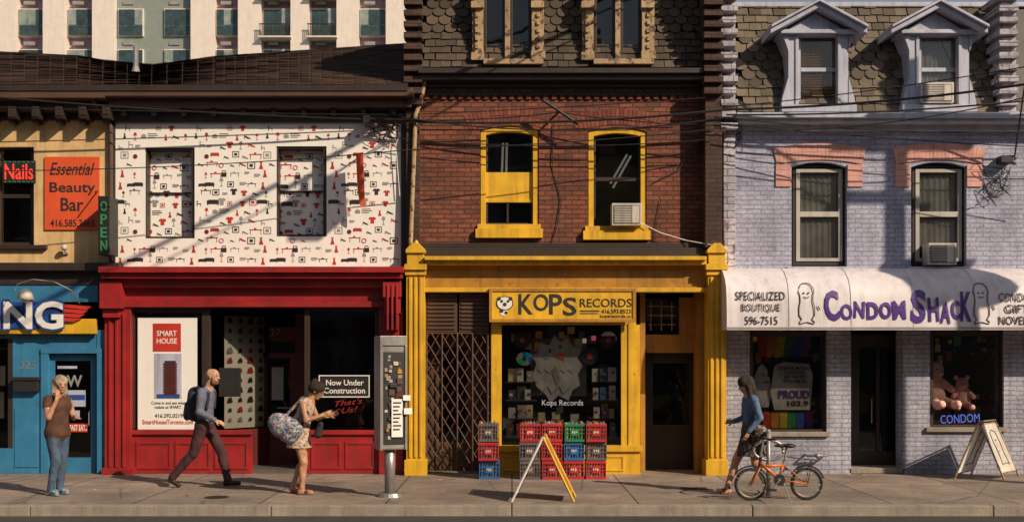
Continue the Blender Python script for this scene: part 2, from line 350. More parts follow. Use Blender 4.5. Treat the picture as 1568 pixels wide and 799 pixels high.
P(A,'door_glass','glassd').ub(84,139,552,700,.075,.08); P(A,'door_back','interior').ub(60,160,530,728,.5,.55)
P(A,'door_handle','metal').tube([(X(136),.03,Z(630)),(X(136),.0,Z(632)),(X(136),.0,Z(650)),(X(136),.03,Z(652))],.008)
pp=P(A,'door_stickers','bluetrim'); pp.ub(104,131,597,622,.068,.07); pp.ub(88,118,560,564,.068,.07); pp.ub(110,122,628,640,.068,.07)
q=P(A,'door_decals','signblue'); q.ub(105,130,604,612,.064,.066)
q=P(A,'door_red_decal','inkred'); q.ub(106,134,648,661,.066,.069)
text(A,'door_decal_text','FAST EATS',107,133,650,659,.064,'white',off=.01)
text(A,'door_logo','W',102,126,574,592,.068,'inkgrey',off=.02)
text(A,'street_number','225',30,54,552,565,-.022,'metal')
mb=root('mailbox'); P(mb,'box','black',.006).ub(20,57,581,599,-.14,-.021); P(mb,'lid','black',.004).ub(18,59,577,582,-.16,-.021)
# sign ..ING
s=root('shop_sign'); P(s,'panel_blue','signblue',.01).ub(-140,92,462,503,-.2,-.07); P(s,'panel_yellow','yellow',.01).ub(-140,146,488,511,-.17,-.07)
text(s,'letters_outline','MING',-62,99,457,507,-.205,'signblue',off=.05,ext=.03); text(s,'letters','MING',-60,97,461,504,-.24,'white',off=.03)
w=P(s,'wing_shapes','inkred')
for i in range(4): w.prism([(X(94,-.2),Z(466+i*7)),(X(140-i*5,-.2),Z(470+i*6)),(X(132-i*6,-.2),Z(475+i*6)),(X(94,-.2),Z(471+i*7))],-.19-.01*i,-.172)
s=root('gooseneck_lamp')
P(s,'arm','metal').tube([(X(125),-.08,Z(465)),(X(120),-.3,Z(446)),(X(100),-.45,Z(434)),(X(70),-.5,Z(431)),(X(48),-.5,Z(438)),(X(44),-.5,Z(447))],.009,8)
sx,sz=X(40,-.5),Z(452,-.5); P(s,'shade','acw',0,True).tube([(sx,-.5,sz+.09),(sx,-.5,sz+.06),(sx-.01,-.5,sz-.06)],.04,16,.13); P(s,'shade','acw').ball((sx-.01,-.5,sz-.05),.07)
s=root('flood_light'); P(s,'heads','acw',0,True).ball((X(103),-.12,Z(380)),.05); P(s,'heads','acw').tube([(X(103),0,Z(390)),(X(103),-.12,Z(382))],.02)
s=root('beauty_bar_sign'); P(s,'panel','orange',.004).ub(68,152,240,352,-.03,-.004)
text(s,'line_1','Essential',76,145,249,268,-.032,'ink',shear=.35,off=.004); text(s,'line_2','Beauty',76,146,279,299,-.032,'ink',off=.012)
text(s,'line_3','Bar',93,128,303,323,-.032,'ink',off=.012); text(s,'line_4','416.585.2665',77,145,336,347,-.032,'ink',off=.006)
s=root('neon_nails_sign'); P(s,'backing','black').ub(4,54,246,280,-.02,.03)
text(s,'letters','Nails',7,51,251,275,-.024,'neonred',off=.01)
t=P(s,'dashes','neongreen')
for i in range(7): t.ub(6+i*7,10+i*7,247.5,249,-.026,-.02); t.ub(6+i*7,10+i*7,277.5,279,-.026,-.02)
s=root('neon_open_sign'); P(s,'case','black',.006).ub(150,168,300,390,-.5,-.12)
for i,c in enumerate('OPEN'): text(s,'letter_'+c,c,154,164,308+i*20,324+i*20,-.502,'neongreen',off=.02,ext=.012)
P(s,'bracket','black').tube([(X(160),-.4,Z(300)),(X(150),0,Z(292))],.012)
P(A,'downspout','brown_wood').tube([(X(150),-.35,Z(150)),(X(156),-.3,Z(165)),(X(162),-.08,Z(180)),(X(172),-.06,Z(195)),(X(172),-.06,Z(400))],.035,10)
# ================================================================== BUILDING B (mural, red storefront)
B=root('red_storefront_building')
wins=[(222,298,226,365),(423,500,224,362)]
P(B,'mural_wall','mural').wall(175,618,186,408,0,wins,.24)
for w0 in wins:
    P(B,'window_panels','mural').ub(w0[0]-2,w0[1]+2,w0[2]-2,w0[3]+2,.22,.225)
    f=P(B,'window_trim','dark_wood',.003); a_,b_,c_,d_=w0
    f.ub(a_,a_+3,c_,d_,.03,.215); f.ub(b_-5,b_,c_,d_,.03,.215); f.ub(a_+3,b_-5,c_,c_+4,.03,.215); f.ub(a_+3,b_-5,d_-3,d_,.03,.215); f.ub(a_+3,b_-5,(c_+d_)/2-1,(c_+d_)/2+1,.18,.215)
def icon(kind,cx,cz,y,s,col,tag):
    a=P(B,'mural_print_'+tag+col,col); R=lambda x0,x1,z0,z1:a.flat([(cx+x0*s,cz+z0*s),(cx+x1*s,cz+z0*s),(cx+x1*s,cz+z1*s),(cx+x0*s,cz+z1*s)],y)
    Pn=lambda pts:a.flat([(cx+p[0]*s,cz+p[1]*s) for p in pts],y)
    if kind=='dress': Pn([(-.45,-.9),(.45,-.9),(.15,.1),(.25,.8),(.1,.55),(-.1,.55),(-.25,.8),(-.15,.1)])
    elif kind=='shirt': Pn([(-.4,-.7),(.4,-.7),(.4,.2),(.75,.1),(.8,.45),(.3,.75),(.1,.6),(-.1,.6),(-.3,.75),(-.8,.45),(-.75,.1),(-.4,.2)])
    elif kind=='chair': R(-.6,-.45,-.7,.8); R(-.45,.5,-.15,.05); R(.38,.5,-.7,-.15); R(-.45,-.2,.45,.6)
    elif kind=='disc': Pn([(.6*math.cos(t),.6*math.sin(t)) for t in [k*math.pi/6 for k in range(12)]])
    elif kind=='ring':
        for k in range(12):
            t0,t1=k*math.pi/6,(k+1)*math.pi/6
            Pn([(.65*math.cos(t0),.65*math.sin(t0)),(.65*math.cos(t1),.65*math.sin(t1)),(.45*math.cos(t1),.45*math.sin(t1)),(.45*math.cos(t0),.45*math.sin(t0))])
    elif kind=='frame': R(-.7,.7,.5,.62); R(-.7,.7,-.62,-.5); R(-.7,-.58,-.5,.5); R(.58,.7,-.5,.5); R(-.3,.3,-.25,.25)
    elif kind=='lamp': Pn([(-.4,.2),(.4,.2),(.2,.8),(-.2,.8)]); R(-.05,.05,-.7,.2); R(-.3,.3,-.8,-.7)
    elif kind=='sofa': R(-1.1,1.1,-.3,.1); R(-1.1,-.8,.1,.4); R(.8,1.1,.1,.4); R(-.8,.8,.12,.5); R(-1,-.85,-.5,-.3); R(.85,1,-.5,-.3)
    elif kind=='table': R(-1.1,1.1,.15,.3); R(-.95,-.85,-.6,.15); R(.85,.95,-.6,.15); R(-.3,.1,.32,.55)
    elif kind=='lines': R(-.9,.7,.35,.45); R(-.9,.9,.05,.15); R(-.9,.4,-.25,-.15)
    elif kind=='camera': R(-.6,.6,-.4,.35); R(-.25,.25,.35,.55)
    elif kind=='heel': Pn([(-.6,-.4),(-.5,.3),(.1,0),(.7,-.3),(.7,-.45),(0,-.3),(-.45,0),(-.5,-.45)])
    elif kind=='bag': R(-.5,.5,-.6,.2); R(-.35,-.25,.2,.6); R(.25,.35,.2,.6); R(-.25,.25,.5,.6)
kinds=['dress','shirt','chair','disc','ring','frame','lamp','sofa','table','camera','heel','bag','frame','lines','dress','shirt']
rt=random.Random(3); TW,TH=7,8
tile=[[(rt.choice(kinds),rt.choice(['ink','ink','inkred','inkgrey','ink','inkred']),rt.uniform(-4,4),rt.uniform(-3.5,3.5),rt.uniform(.06,.115)) for _ in range(TW)] for _ in range(TH)]
def mural_fill(u0,u1,v0,v1,y,skip=(),tag=''):
    ni=int((618-175)/15.6)+1; nj=int((410-186)/14)
    for i in range(-1,ni+2):
        for j in range(-1,nj+2):
            kd,c,du,dv,s=tile[j%TH][i%TW]; u=183+i*15.6+du*.7+(j%2)*6; v=195+j*14.4+dv*.7
            s*=.82
            m=s*96*.8
            if u-m<u0 or u+m>u1 or v-m<v0 or v+m>v1: continue
            if any(u+m>q[0] and u-m<q[1] and v+m>q[2] and v-m<q[3] for q in skip): continue
            icon(kd,X(u),Z(v),y-.0004*((i*3+j)%5),s,c,tag)
            if kd=='disc': icon('ring',X(u),Z(v),y-.004,s*.7,'ink' if c!='ink' else 'inkred',tag)
mural_fill(177,612,190,406,-.004,wins,'')
for w0 in wins: mural_fill(w0[0]-8,w0[1]+8,w0[2]-8,w0[3]+8,.214,(),'w')
s=root('red_banner'); P(s,'cloth','orange').prism([(X(545,-.3),Z(240)),(X(556,-.3),Z(238)),(X(559,-.3),Z(322)),(X(551,-.3),Z(318)),(X(547,-.3),Z(290))],-.3,-.285); P(s,'rod','black').tube([(X(546),-.3,Z(240)),(X(556),0,Z(236))],.01)
e=P(B,'eaves','brown_wood',.006); e.ub(160,632,134,147,-.45,.4); e.ub(165,630,147,164,-.28,.4)
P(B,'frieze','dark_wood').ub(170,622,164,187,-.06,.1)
d=P(B,'eave_brackets','dark_wood',.003)
for u in range(185,610,46): d.ub(u,u+7,164,176,-.2,-.06)
P(B,'corner_trim','dark_wood',.003).ub(168,176,187,408,-.03,.05); P(B,'corner_trim','dark_wood').ub(614,622,187,408,-.05,.05)
us=[-260,0,120,160,235,330,625]; rv=[78,79,85,92,99,86,66]
ring=[Vector((X(u,4),4,Z(v,4))) for u,v in zip(us,rv)]; ev=[Vector((X(u,-.47),-.47,Z(133,-.47))) for u in us]
SUBX=8; SUBY=6; DN=Vector((0,0,.03))
rf=P(B,'roof_deck','roof_brown')
for i in range(len(us)-1):
    qd=lambda a,t:ev[i].lerp(ev[i+1],a).lerp(ring[i].lerp(ring[i+1],a),t)-DN
    for p_ in range(SUBX):
        for r_ in range(SUBY): rf.poly([qd(p_/SUBX,r_/SUBY),qd((p_+1)/SUBX,r_/SUBY),qd((p_+1)/SUBX,(r_+1)/SUBY),qd(p_/SUBX,(r_+1)/SUBY)])
for i in range(len(us)-1): rf.poly([ring[i],ring[i+1],(ring[i+1][0],9,5.5),(ring[i][0],9,5.5)])
# individual shingle tabs laid course by course
sh=P(B,'roof_shingles','roof_brown'); rs_=random.Random(17); NC=34
for i in range(len(us)-1):
    q=lambda a,t:ev[i].lerp(ev[i+1],a).lerp(ring[i].lerp(ring[i+1],a),t)
    nt_=max(1,int((ev[i+1]-ev[i]).length/.33))
    for j in range(NC):
        t0=j/NC; t1=min(1,(j+1.25)/NC)
        for k in range(-1,nt_):
            a0=max(0,(k+(.5 if j%2 else 0))/nt_); a1=min(1,(k+(.5 if j%2 else 0)+.97)/nt_)
            if a1<=a0: continue
            l0=.018+rs_.uniform(0,.006)
            sh.poly([q(a0,t0)+Vector((0,0,l0)),q(a1,t0)+Vector((0,0,l0)),q(a1,t1)+Vector((0,0,.004)),q(a0,t1)+Vector((0,0,.004))])
rr=P(B,'roof_edge','dark_wood')
for i in range(len(us)-1): rr.poly([ev[i]+Vector((0,0,.03)),ev[i+1]+Vector((0,0,.03)),(ev[i+1][0],-.47,ev[i+1][2]-.06),(ev[i][0],-.47,ev[i][2]-.06)])
P(B,'vent_pipe','metal').tube([(X(208,2),2,6.7),(X(208,2),2,Z(72,2))],.045,10); P(B,'vent_pipe','metal').tube([(X(208,2),2,6.85),(X(208,2),2,7.0)],.09,10,.05)
P(B,'rear_walls','brick_dark').box(X(-260),X(622),.62,8.8,3.25,5.7); P(B,'rear_walls','brick_dark').box(X(-260),X(622),2.4,8.79,0,3.24)
# storefront
r=P(B,'cornice','red',.006); r.ub(150,618,408,417,-.46,.05); r.ub(154,616,417,426,-.38,.05); r.ub(158,614,426,440,-.24,.05); r.ub(165,614,440,461,-.1,.05); r.ub(165,612,461,470,-.16,.05)
pl=P(B,'pilasters','red',.006)
pl.ub(160,200,470,728,-.12,.05); pl.ub(166,170,480,715,-.15,-.12); pl.ub(176,180,480,715,-.15,-.12); pl.ub(187,191,480,715,-.15,-.12); pl.ub(152,186,430,472,-.3,-.1); pl.ub(157,182,472,486,-.22,-.12)
pl.ub(580,617,470,728,-.12,.05); pl.ub(586,614,432,455,-.34,-.1); pl.ub(588,613,455,480,-.28,-.1); pl.ub(591,611,480,515,-.2,-.1)
for u in (592,599,606): pl.ub(u,u+3,436,505,-.36,-.2)
for u in (590,600): pl.ub(u,u+6,530,715,-.14,-.12)
pl.ub(155,204,716,728,-.18,.05)
bk=P(B,'bulkhead','red',.005); bk.ub(200,386,664,728,-.02,.05); bk.ub(470,580,664,728,-.02,.05)
for u0,u1 in ((208,262),(268,322),(328,380),(476,522),(528,574)): 
    bk.ub(u0,u1,676,680,-.035,-.02); bk.ub(u0,u1,714,718,-.035,-.02); bk.ub(u0,u0+4,680,714,-.035,-.02); bk.ub(u1-4,u1,680,714,-.035,-.02)
bk.ub(200,386,658,665,-.07,-.02); bk.ub(470,580,658,665,-.07,-.02)
fr=P(B,'window_frames','dark_wood',.004)
fr.ub(200,206,470,658,-.01,.05); fr.ub(309,322,470,658,-.02,.06); fr.ub(206,309,470,478,-.01,.05); fr.ub(466,474,470,658,-.02,.05); fr.ub(574,580,470,658,-.01,.05); fr.ub(474,574,470,476,-.01,.05); fr.ub(200,206,655,660,-.01,.05)
P(B,'shop_glass','glass').ub(206,309,478,658,.030,.036); P(B,'shop_glass_right','glassd').ub(474,574,476,658,.015,.021)
g=P(B,'return_glass','glassd'); g.poly([(X(322),.03,Z(660)),(X(392),1.0,Z(660)),(X(392),1.0,Z(478)),(X(322),.03,Z(478))])
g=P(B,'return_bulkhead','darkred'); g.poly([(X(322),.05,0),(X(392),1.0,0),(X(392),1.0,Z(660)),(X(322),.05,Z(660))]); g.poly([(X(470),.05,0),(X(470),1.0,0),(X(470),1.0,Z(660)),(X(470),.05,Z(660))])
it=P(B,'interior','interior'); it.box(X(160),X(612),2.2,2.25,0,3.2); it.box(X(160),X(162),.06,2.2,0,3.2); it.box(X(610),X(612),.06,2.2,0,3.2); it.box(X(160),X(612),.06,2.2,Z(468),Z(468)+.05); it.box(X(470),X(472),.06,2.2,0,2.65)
P(B,'entry_floor','floor').box(X(320),X(472),.05,1.0,.0,.06)
P(B,'mural_return_panel','mural').poly([(X(335),.35,Z(658)),(X(384),1.02,Z(658)),(X(384),1.02,Z(482)),(X(335),.35,Z(482))])
for i in range(4):
    for j in range(11):
        kd,c,du,dv,s_=tile[j%TH][i%TW]; t_=(.12+.25*i); x0=X(335)+(X(384)-X(335))*t_; y0=.35+.67*t_
        a=P(B,'return_print_'+c,c); cz=Z(490+j*15.5); s_*=.6
        dx,dy=.59,.8
        a.poly([(x0-dx*s_+.02,y0-dy*s_-.02,cz-s_*.6),(x0+dx*s_+.02,y0+dy*s_-.02,cz-s_*.6),(x0+dx*s_*.4+.02,y0+dy*s_*.4-.02,cz+s_),(x0-dx*s_*.6+.02,y0-dy*s_*.6-.02,cz+s_*.7)])
ds=P(B,'door','darkred',.005); ds.ub(388,400,500,728,1.0,1.05); ds.ub(452,468,480,728,1.0,1.05); ds.ub(400,452,500,522,1.0,1.05); ds.ub(400,452,640,728,1.0,1.05); ds.ub(388,468,540,548,.99,1.05); ds.ub(402,410,548,640,1.01,1.05); ds.ub(444,452,548,640,1.01,1.05)
P(B,'door_glass','glassd').ub(400,452,522,640,1.03,1.035); P(B,'door_notice','inkgrey').ub(416,434,562,612,1.0,1.004)
text(B,'street_number','227',405,430,503,514,.99,'ochre'); P(B,'door_handle','metal').tube([(X(405),.95,Z(628)),(X(452),.95,Z(628))],.012)
P(B,'monitor','black',.005).ub(335,368,563,607,-.04,.0)
# tall advertising poster
s=root('window_poster'); P(s,'sheet','paper').ub(211,302,486,657,.018,.022); P(s,'red_block','inkred').ub(234,277,495,538,.014,.018)
text(s,'red_block_text','SMART\nHOUSE',240,271,506,526,.013,'white',off=.01)
P(s,'image_panel','bluetrim').ub(236,278,541,610,.014,.018); b=P(s,'tower_image','darkred')
for i in range(12): b.ub(250,271,556+i*4.2,558.6+i*4.2,.006,.013)
P(s,'tower_core','ink').ub(252,269,552,608,.008,.0135); P(s,'tower_base','signblue').ub(240,275,603,609,.007,.0132)
text(s,'caption_1','Come in and see what\nmakes us SMART.',232,284,614,625,.017,'ink'); text(s,'caption_2','416.292.0219',237,280,633,639,.017,'ink',off=.01); text(s,'caption_3','SmartHouseToronto.com',218,296,642,649,.017,'inkred',off=.01)
s=root('construction_sign'); P(s,'panel','black').ub(488,566,574,608,-.005,.012)
f=P(s,'border','white'); f.ub(488,566,574,575.5,-.009,-.004); f.ub(488,566,606.5,608,-.009,-.004); f.ub(488,489.5,575.5,606.5,-.009,-.004); f.ub(564.5,566,575.5,606.5,-.009,-.004)
text(s,'lettering','Now Under\nConstruction',496,559,581,602,-.008,'white',off=.012)
text(s,'script','That\'s\nUs!',514,556,611,631,.008,'scriptred',shear=.4,off=.0,rot=.12)
f=P(s,'swoosh','scriptred'); f.tube([(X(494+i*4),.005,Z(630+4*math.sin(i*.7))) for i in range(8)],.005)
# ================================================================== BUILDING C (brick record shop)
C=root('brick_record_shop_building')
cw=[(735,825,193,352,7),(900,990,195,355,7)]
P(C,'brick_wall','brick_red').wall(636,1082,125,392,0,cw,.16)
p=P(C,'party_piers','brick_dark',.005); p.ub(622,642,-80,392,-.16,.3); p.ub(1080,1106,-80,378,-.31,.3)
t=P(C,'pier_corbels','brick_dark',.006)
for v in range(-70,160,17): t.ub(618,646,v,v+9,-.24-.0003*v,0)
for v in range(-70,150,17): t.ub(1078,1108,v,v+9,-.42,-.2)
for i,(a_,b_,c_,d_,_) in enumerate(cw):
    arch(C,'window_arches','brick_arch',(a_+b_)/2,(b_-a_)+34,c_-4,11,24,21,0,.005,.05)
    f=P(C,'window_surround','yellow',.004); f.ub(a_+1,a_+9,c_+10,d_,.02,.12); f.ub(b_-9,b_-1,c_+10,d_,.02,.12)
    x0,x1=X(a_+1),X(b_-1)
    for k in range(10):
        f_=lambda t:Z(c_)-.073*(2*t-1)**2-.004
        t0,t1=k/10,(k+1)/10; xa,xb=x0+(x1-x0)*t0,x0+(x1-x0)*t1
        f.prism([(xa,f_(t0)-.085),(xb,f_(t1)-.085),(xb,f_(t1)),(xa,f_(t0))],.022,.118)
    f.ub(a_-7,b_+6,d_-2,d_+12,-.1,.1); f.ub(a_-4,b_+3,d_-9,d_-2,-.05,.1)
    window(C,a_+9,b_-9,c_+7,d_-8,.09,'dark_wood',3,.5 if i else None,'glassd')
P(C,'window_board','yellow',.003).ub(744,816,264,309,.075,.09); P(C,'window_board','yellow').ub(744,816,306,310,.06,.09)
w=P(C,'lower_mullion','dark_wood'); w.ub(776,779,310,344,.08,.1)
tb=P(C,'interior_lamp_tubes','tubelamp'); tb.tube([(X(770),.4,Z(212)),(X(768),.4,Z(262))],.02); tb.tube([(X(776),.4,Z(212)),(X(775),.4,Z(258))],.02)
tb.tube([(X(970),.4,Z(232)),(X(942),.4,Z(282))],.02); tb.tube([(X(964),.4,Z(230)),(X(938),.4,Z(275))],.02)
ac(937,983,311,345,-.22,.1)
g=P(C,'gutter','dark_wood',.008); g.ub(640,1082,104,112,-.36,.2); g.ub(644,1080,112,122,-.28,.2); g.ub(648,1078,122,133,-.12,.1)
P(C,'brick_frieze','brick_dark').ub(644,1080,133,146,-.05,.02)
for u in range(650,1075,13): P(C,'dentils','brick_arch',.003).ub(u,u+7,146,152,-.035,0)
P(C,'downpipe','weather_wood').tube([(X(655),-.25,Z(118)),(X(650),-.15,Z(135)),(X(646),-.2,Z(160)),(X(638),-.21,Z(180)),(X(630),-.21,Z(390))],.035,10)
P(C,'mansard_deck','slate_under').poly([(X(640),-.02,Z(106)),(X(1082),-.02,Z(106)),(X(1082),.75,8.7),(X(640),.75,8.7)])
a=P(C,'mansard_slates','tile_c'); zb=Z(104)
shingles(a,X(642),X(1080),zb,zb+.6,-.04,.12,.17,.12,'rect'); shingles(a,X(642),X(1080),zb+.6,zb+1.3,.12,.33,.2,.14,'fish'); shingles(a,X(642),X(1080),zb+1.3,8.65,.33,.72,.17,.12,'rect')
P(C,'roof_deck','slate_under').box(X(622),X(1106),.76,9,8.55,8.7); P(C,'rear_walls','brick_dark').box(X(622)+.01,X(1106)-.02,.62,9,3.25,6.4); P(C,'rear_walls','brick_dark').box(X(622)+.01,X(1106)-.02,2.1,8.99,0,3.24); P(C,'gable_walls','brick_dark').box(X(622)+.02,X(642),.3,9,6.2,8.6); P(C,'gable_walls','brick_dark').box(X(1082),X(1106)-.03,.3,9,6.2,8.6)
for uc in (777,946):
    f=P(C,'dormer_frames','weather_wood',.006)
    f.ub(uc-50,uc-37,-30,92,-.1,.5); f.ub(uc+37,uc+50,-30,92,-.1,.5); f.ub(uc-4,uc+4,-40,92,-.06,.1); f.ub(uc-37,uc+55,90,98,-.16,.3)
    f.ub(uc-56,uc-36,2,12,-.16,.4); f.ub(uc+36,uc+56,2,12,-.16,.4); f.ub(uc-54,uc-48,12,80,-.07,.4); f.ub(uc+50,uc+56,12,80,-.07,.4)
    f.ub(uc-53,uc-36,-8,2,-.13,.4); f.ub(uc+36,uc+53,-8,2,-.13,.4); f.ub(uc-56,uc-36,80,92,-.12,.4); f.ub(uc+36,uc+58,78,90,-.12,.4)
    for sg in (-1,1):
        cx=X(uc+sg*20); z0=Z(-2)
        for k in range(8):
            t0,t1=math.pi*k/8,math.pi*(k+1)/8
            f.prism([(cx+.17*math.cos(t0),z0+.17*math.sin(t0)),(cx+.17*math.cos(t1),z0+.17*math.sin(t1)),(cx+.27*math.cos(t1),z0+.27*math.sin(t1)),(cx+.27*math.cos(t0),z0+.27*math.sin(t0))],-.09,.3)
        for k in range(5): f.ub(uc+sg*47-2.5,uc+sg*47+2.5,20+k*12,26+k*12,-.13,-.08)
    f.prism([(X(uc-62),Z(-58)),(X(uc+62),Z(-58)),(X(uc+30),Z(-95)),(X(uc-30),Z(-95))],-.22,.7)
    for sg in (-1,1):
        P(C,'dormer_sash','dark_wood',.003).ub(uc+sg*20-16,uc+sg*20-12,-40,90,.0,.05); P(C,'dormer_sash','dark_wood').ub(uc+sg*20+12,uc+sg*20+16,-40,90,.0,.05)
        P(C,'dormer_glass','glassd').ub(uc+sg*20-13,uc+sg*20+13,-55,90,.03,.035)
    P(C,'dormer_curtain','interior').ub(uc-36,uc+36,-60,92,.12,.14)
    P(C,'dormer_curtain_cloth','dark_wood').ub(uc-30,uc-8,-60,90,.09,.1); P(C,'dormer_curtain_cloth','dark_wood').ub(uc+8,uc+31,-60,90,.09,.1)
# storefront
P(C,'upper_molding','dark_wood',.005).ub(640,1079,379,393,-.2,.05); P(C,'upper_molding','dark_wood').ub(640,1079,372,379,-.1,.05)
y=P(C,'cornice','yellow',.006); y.ub(650,1082,392,398,-.42,.05); y.ub(650,1082,398,405,-.33,.05)
P(C,'frieze','ochre',.004).ub(650,1083,405,440,-.14,.05); y.ub(650,1083,440,447,-.2,.05)
for u0 in (622,1084):
    y=P(C,'pilasters','yellow',.006); y.ub(u0,u0+28,412,728,-.28,.05); y.ub(u0-3,u0+31,404,413,-.36,.05)
    y.ub(u0+1,u0+27,386,404,-.33,.05)
    x0,x1=X(u0-1,-.37),X(u0+29,-.37); xm=(x0+x1)/2; y.prism([(x0,Z(387,-.37)),(x1,Z(387,-.37)),(x1,Z(382,-.37)),(xm+.05,Z(372,-.37)),(xm-.05,Z(372,-.37)),(x0,Z(382,-.37))],-.37,.05)
    for k in range(3): y.ub(u0+4+k*8,u0+8+k*8,424,700,-.305,-.28)
    y.ub(u0-3,u0+31,704,728,-.33,.05); y.ub(u0-2,u0+30,414,421,-.32,.05)
    P(C,'finial_ball','yellow').tube([(xm,-.2,Z(376)),(xm,-.2,Z(370))],.05,8,.02)
lv=P(C,'louvre_shutters','brown_wood',.003); lv.ub(652,700,447,508,-.02,.02); lv.ub(703,748,447,508,-.02,.02)
for k in range(9): lv.ub(655,697,451+k*6.2,454+k*6.2,-.045,-.02); lv.ub(706,745,451+k*6.2,454+k*6.2,-.045,-.02)
y=P(C,'shopfront_frame','yellow',.005); y.ub(752,768,490,728,-.08,.05); y.ub(962,974,490,728,-.08,.05); y.ub(756,980,690,728,-.12,.05); y.ub(752,984,682,691,-.17,.05); y.ub(768,962,490,497,-.07,.05)
y.ub(951,962,497,682,-.06,.05); y.ub(974,980,497,728,-.05,.6)
for u0,u1 in ((770,828),(834,892),(898,956)): y.ub(u0,u1,697,700,-.135,-.12); y.ub(u0,u1,718,721,-.135,-.12); y.ub(u0,u0+3,700,718,-.135,-.12); y.ub(u1-3,u1,700,718,-.135,-.12)
P(C,'shop_glass','glass').ub(768,951,496,683,-.02,-.014)
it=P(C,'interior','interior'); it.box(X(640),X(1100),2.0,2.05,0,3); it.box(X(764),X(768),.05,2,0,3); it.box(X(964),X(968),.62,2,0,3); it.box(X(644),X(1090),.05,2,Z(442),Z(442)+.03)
P(C,'display_floor','brown_wood').box(X(768),X(962),.02,1.2,Z(690),Z(684))
dd=P(C,'left_door','brown_wood',.005); dd.ub(640,672,510,728,.5,.55); dd.ub(715,752,510,728,.5,.55); dd.ub(672,715,510,532,.5,.55); dd.ub(672,715,676,728,.5,.55); P(C,'left_door_glass','glassd').ub(672,715,532,676,.52,.525)
o=P(C,'doorway_lining','ochre',.005); o.ub(980,988,447,728,.3,.7); o.ub(1068,1084,447,728,.1,.5); o.ub(988,1068,512,540,.5,.56); o.ub(1040,1068,455,512,.5,.56)
o=P(C,'right_door','dark_wood',.005); o.ub(988,1000,540,728,.7,.75); o.ub(1056,1070,540,728,.7,.75); o.ub(1000,1056,540,556,.7,.75); o.ub(1000,1056,650,728,.7,.75); P(C,'right_door_glass','glassd').ub(1000,1056,556,650,.72,.725)
P(C,'transom_glass','glassd').ub(988,1040,457,510,.52,.526); f=P(C,'transom_bars','weather_wood')
for u in (996,1012,1028): f.ub(u,u+1.5,462,506,.5,.51)
for v in (468,482,496): f.ub(992,1034,v,v+1.5,.49,.499)
# sign
s=root('record_shop_sign'); P(s,'panel','yellow',.004).ub(752,971,444,490,-.26,-.21)
f=P(s,'frame','ochre',.003); f.ub(749,974,441,446,-.28,-.2); f.ub(749,974,488,493,-.28,-.2); f.ub(749,754,446,488,-.28,-.2); f.ub(969,974,446,488,-.28,-.2)
for c,u0,u1,v0,v1 in (('K',794,816,450,481),('O',817,840,450,476),('P',841,861,450,481),('S',862,883,455,483)): text(s,'letter_'+c,c,u0,u1,v0,v1,-.263,'ink',off=.015)
text(s,'word_records','RECORDS',888,967,457,470,-.263,'ink',off=.006); text(s,'phone','416.593.8523',921,966,473,480,-.263,'ink',off=.008); text(s,'web','kopsrecords.ca',919,966,481,488,-.263,'ink',off=.008)
f=P(s,'bar','ink'); f.ub(888,918,475,477,-.264,-.258); f.ub(888,915,479,480.5,-.264,-.258)
m=P(s,'mascot_white','white'); cx,cz=X(773,-.265),Z(464,-.265)
m.prism([(cx+.12*math.cos(t),cz+.1*math.sin(t)) for t in [k*math.pi/8 for k in range(16)]],-.268,-.262); m.prism([(cx-.02+.06*math.cos(t),cz-.13+.07*math.sin(t)) for t in [k*math.pi/6 for k in range(12)]],-.2675,-.2625)
m=P(s,'mascot_black','ink')
for dx,dz,r_ in ((-.05,.03,.022),(.05,.03,.022),(0,-.02,.03),(-.09,.07,.03),(.09,.07,.03),(-.05,-.12,.03),(.02,-.15,.025)): m.prism([(cx+dx+r_*math.cos(t),cz+dz+r_*math.sin(t)) for t in [k*math.pi/5 for k in range(10)]],-.272,-.2685)
for k in range(16):
    t0=k*math.pi/8; t1=(k+1)*math.pi/8
    m.prism([(cx+.12*math.cos(t0),cz+.1*math.sin(t0)),(cx+.12*math.cos(t1),cz+.1*math.sin(t1)),(cx+.135*math.cos(t1),cz+.113*math.sin(t1)),(cx+.135*math.cos(t0),cz+.113*math.sin(t0))],-.27,-.262)
# window display
s=root('record_window_display'); rd=random.Random(5)
cols=[(.6,.12,.05),(.7,.58,.3),(.06,.18,.4),(.65,.62,.55),(.1,.1,.1),(.35,.05,.2),(.1,.35,.15),(.7,.35,.08),(.4,.35,.3)]
CM=[paint('sleeve_%d'%i,c,var=.6,dirt=0,rough=.35) for i,c in enumerate(cols)]
sh=P(s,'shelves','brown_wood',.003)
for v in (572,600,628,656): sh.ub(774,822,v+12,v+14,.15,.45); sh.ub(905,948,v+12,v+14,.25,.5)
for v in (572,600,628,656):
    for u in list(range(777,818,14))+list(range(907,944,13)):
        c=rd.choice([3,8,4,0,1,3,8,2]); h=rd.uniform(14,25); u_=u+rd.uniform(-2,2); P(s,'sleeves_%d'%c,CM[c]).ub(u_,u_+rd.uniform(8,14),v+12-h*.9,v+12,.14+rd.uniform(0,.09),.25)
        c=rd.randrange(9); P(s,'labels_%d'%c,CM[c]).ub(u+3,u+8,v+14-h*.7,v+18-h*.7,.13,.139)
a=P(s,'cardboard_cutout','blindw')
pts=[(822,592),(816,575),(822,556),(815,544),(826,538),(828,524),(842,528),(850,512),(860,524),(872,516),(878,530),(892,534),(886,548),(894,560),(886,574),(890,590),(878,598),(872,614),(856,606),(844,618),(836,604)]
a.prism([(X(p[0]),Z(p[1])) for p in pts],.3,.32)
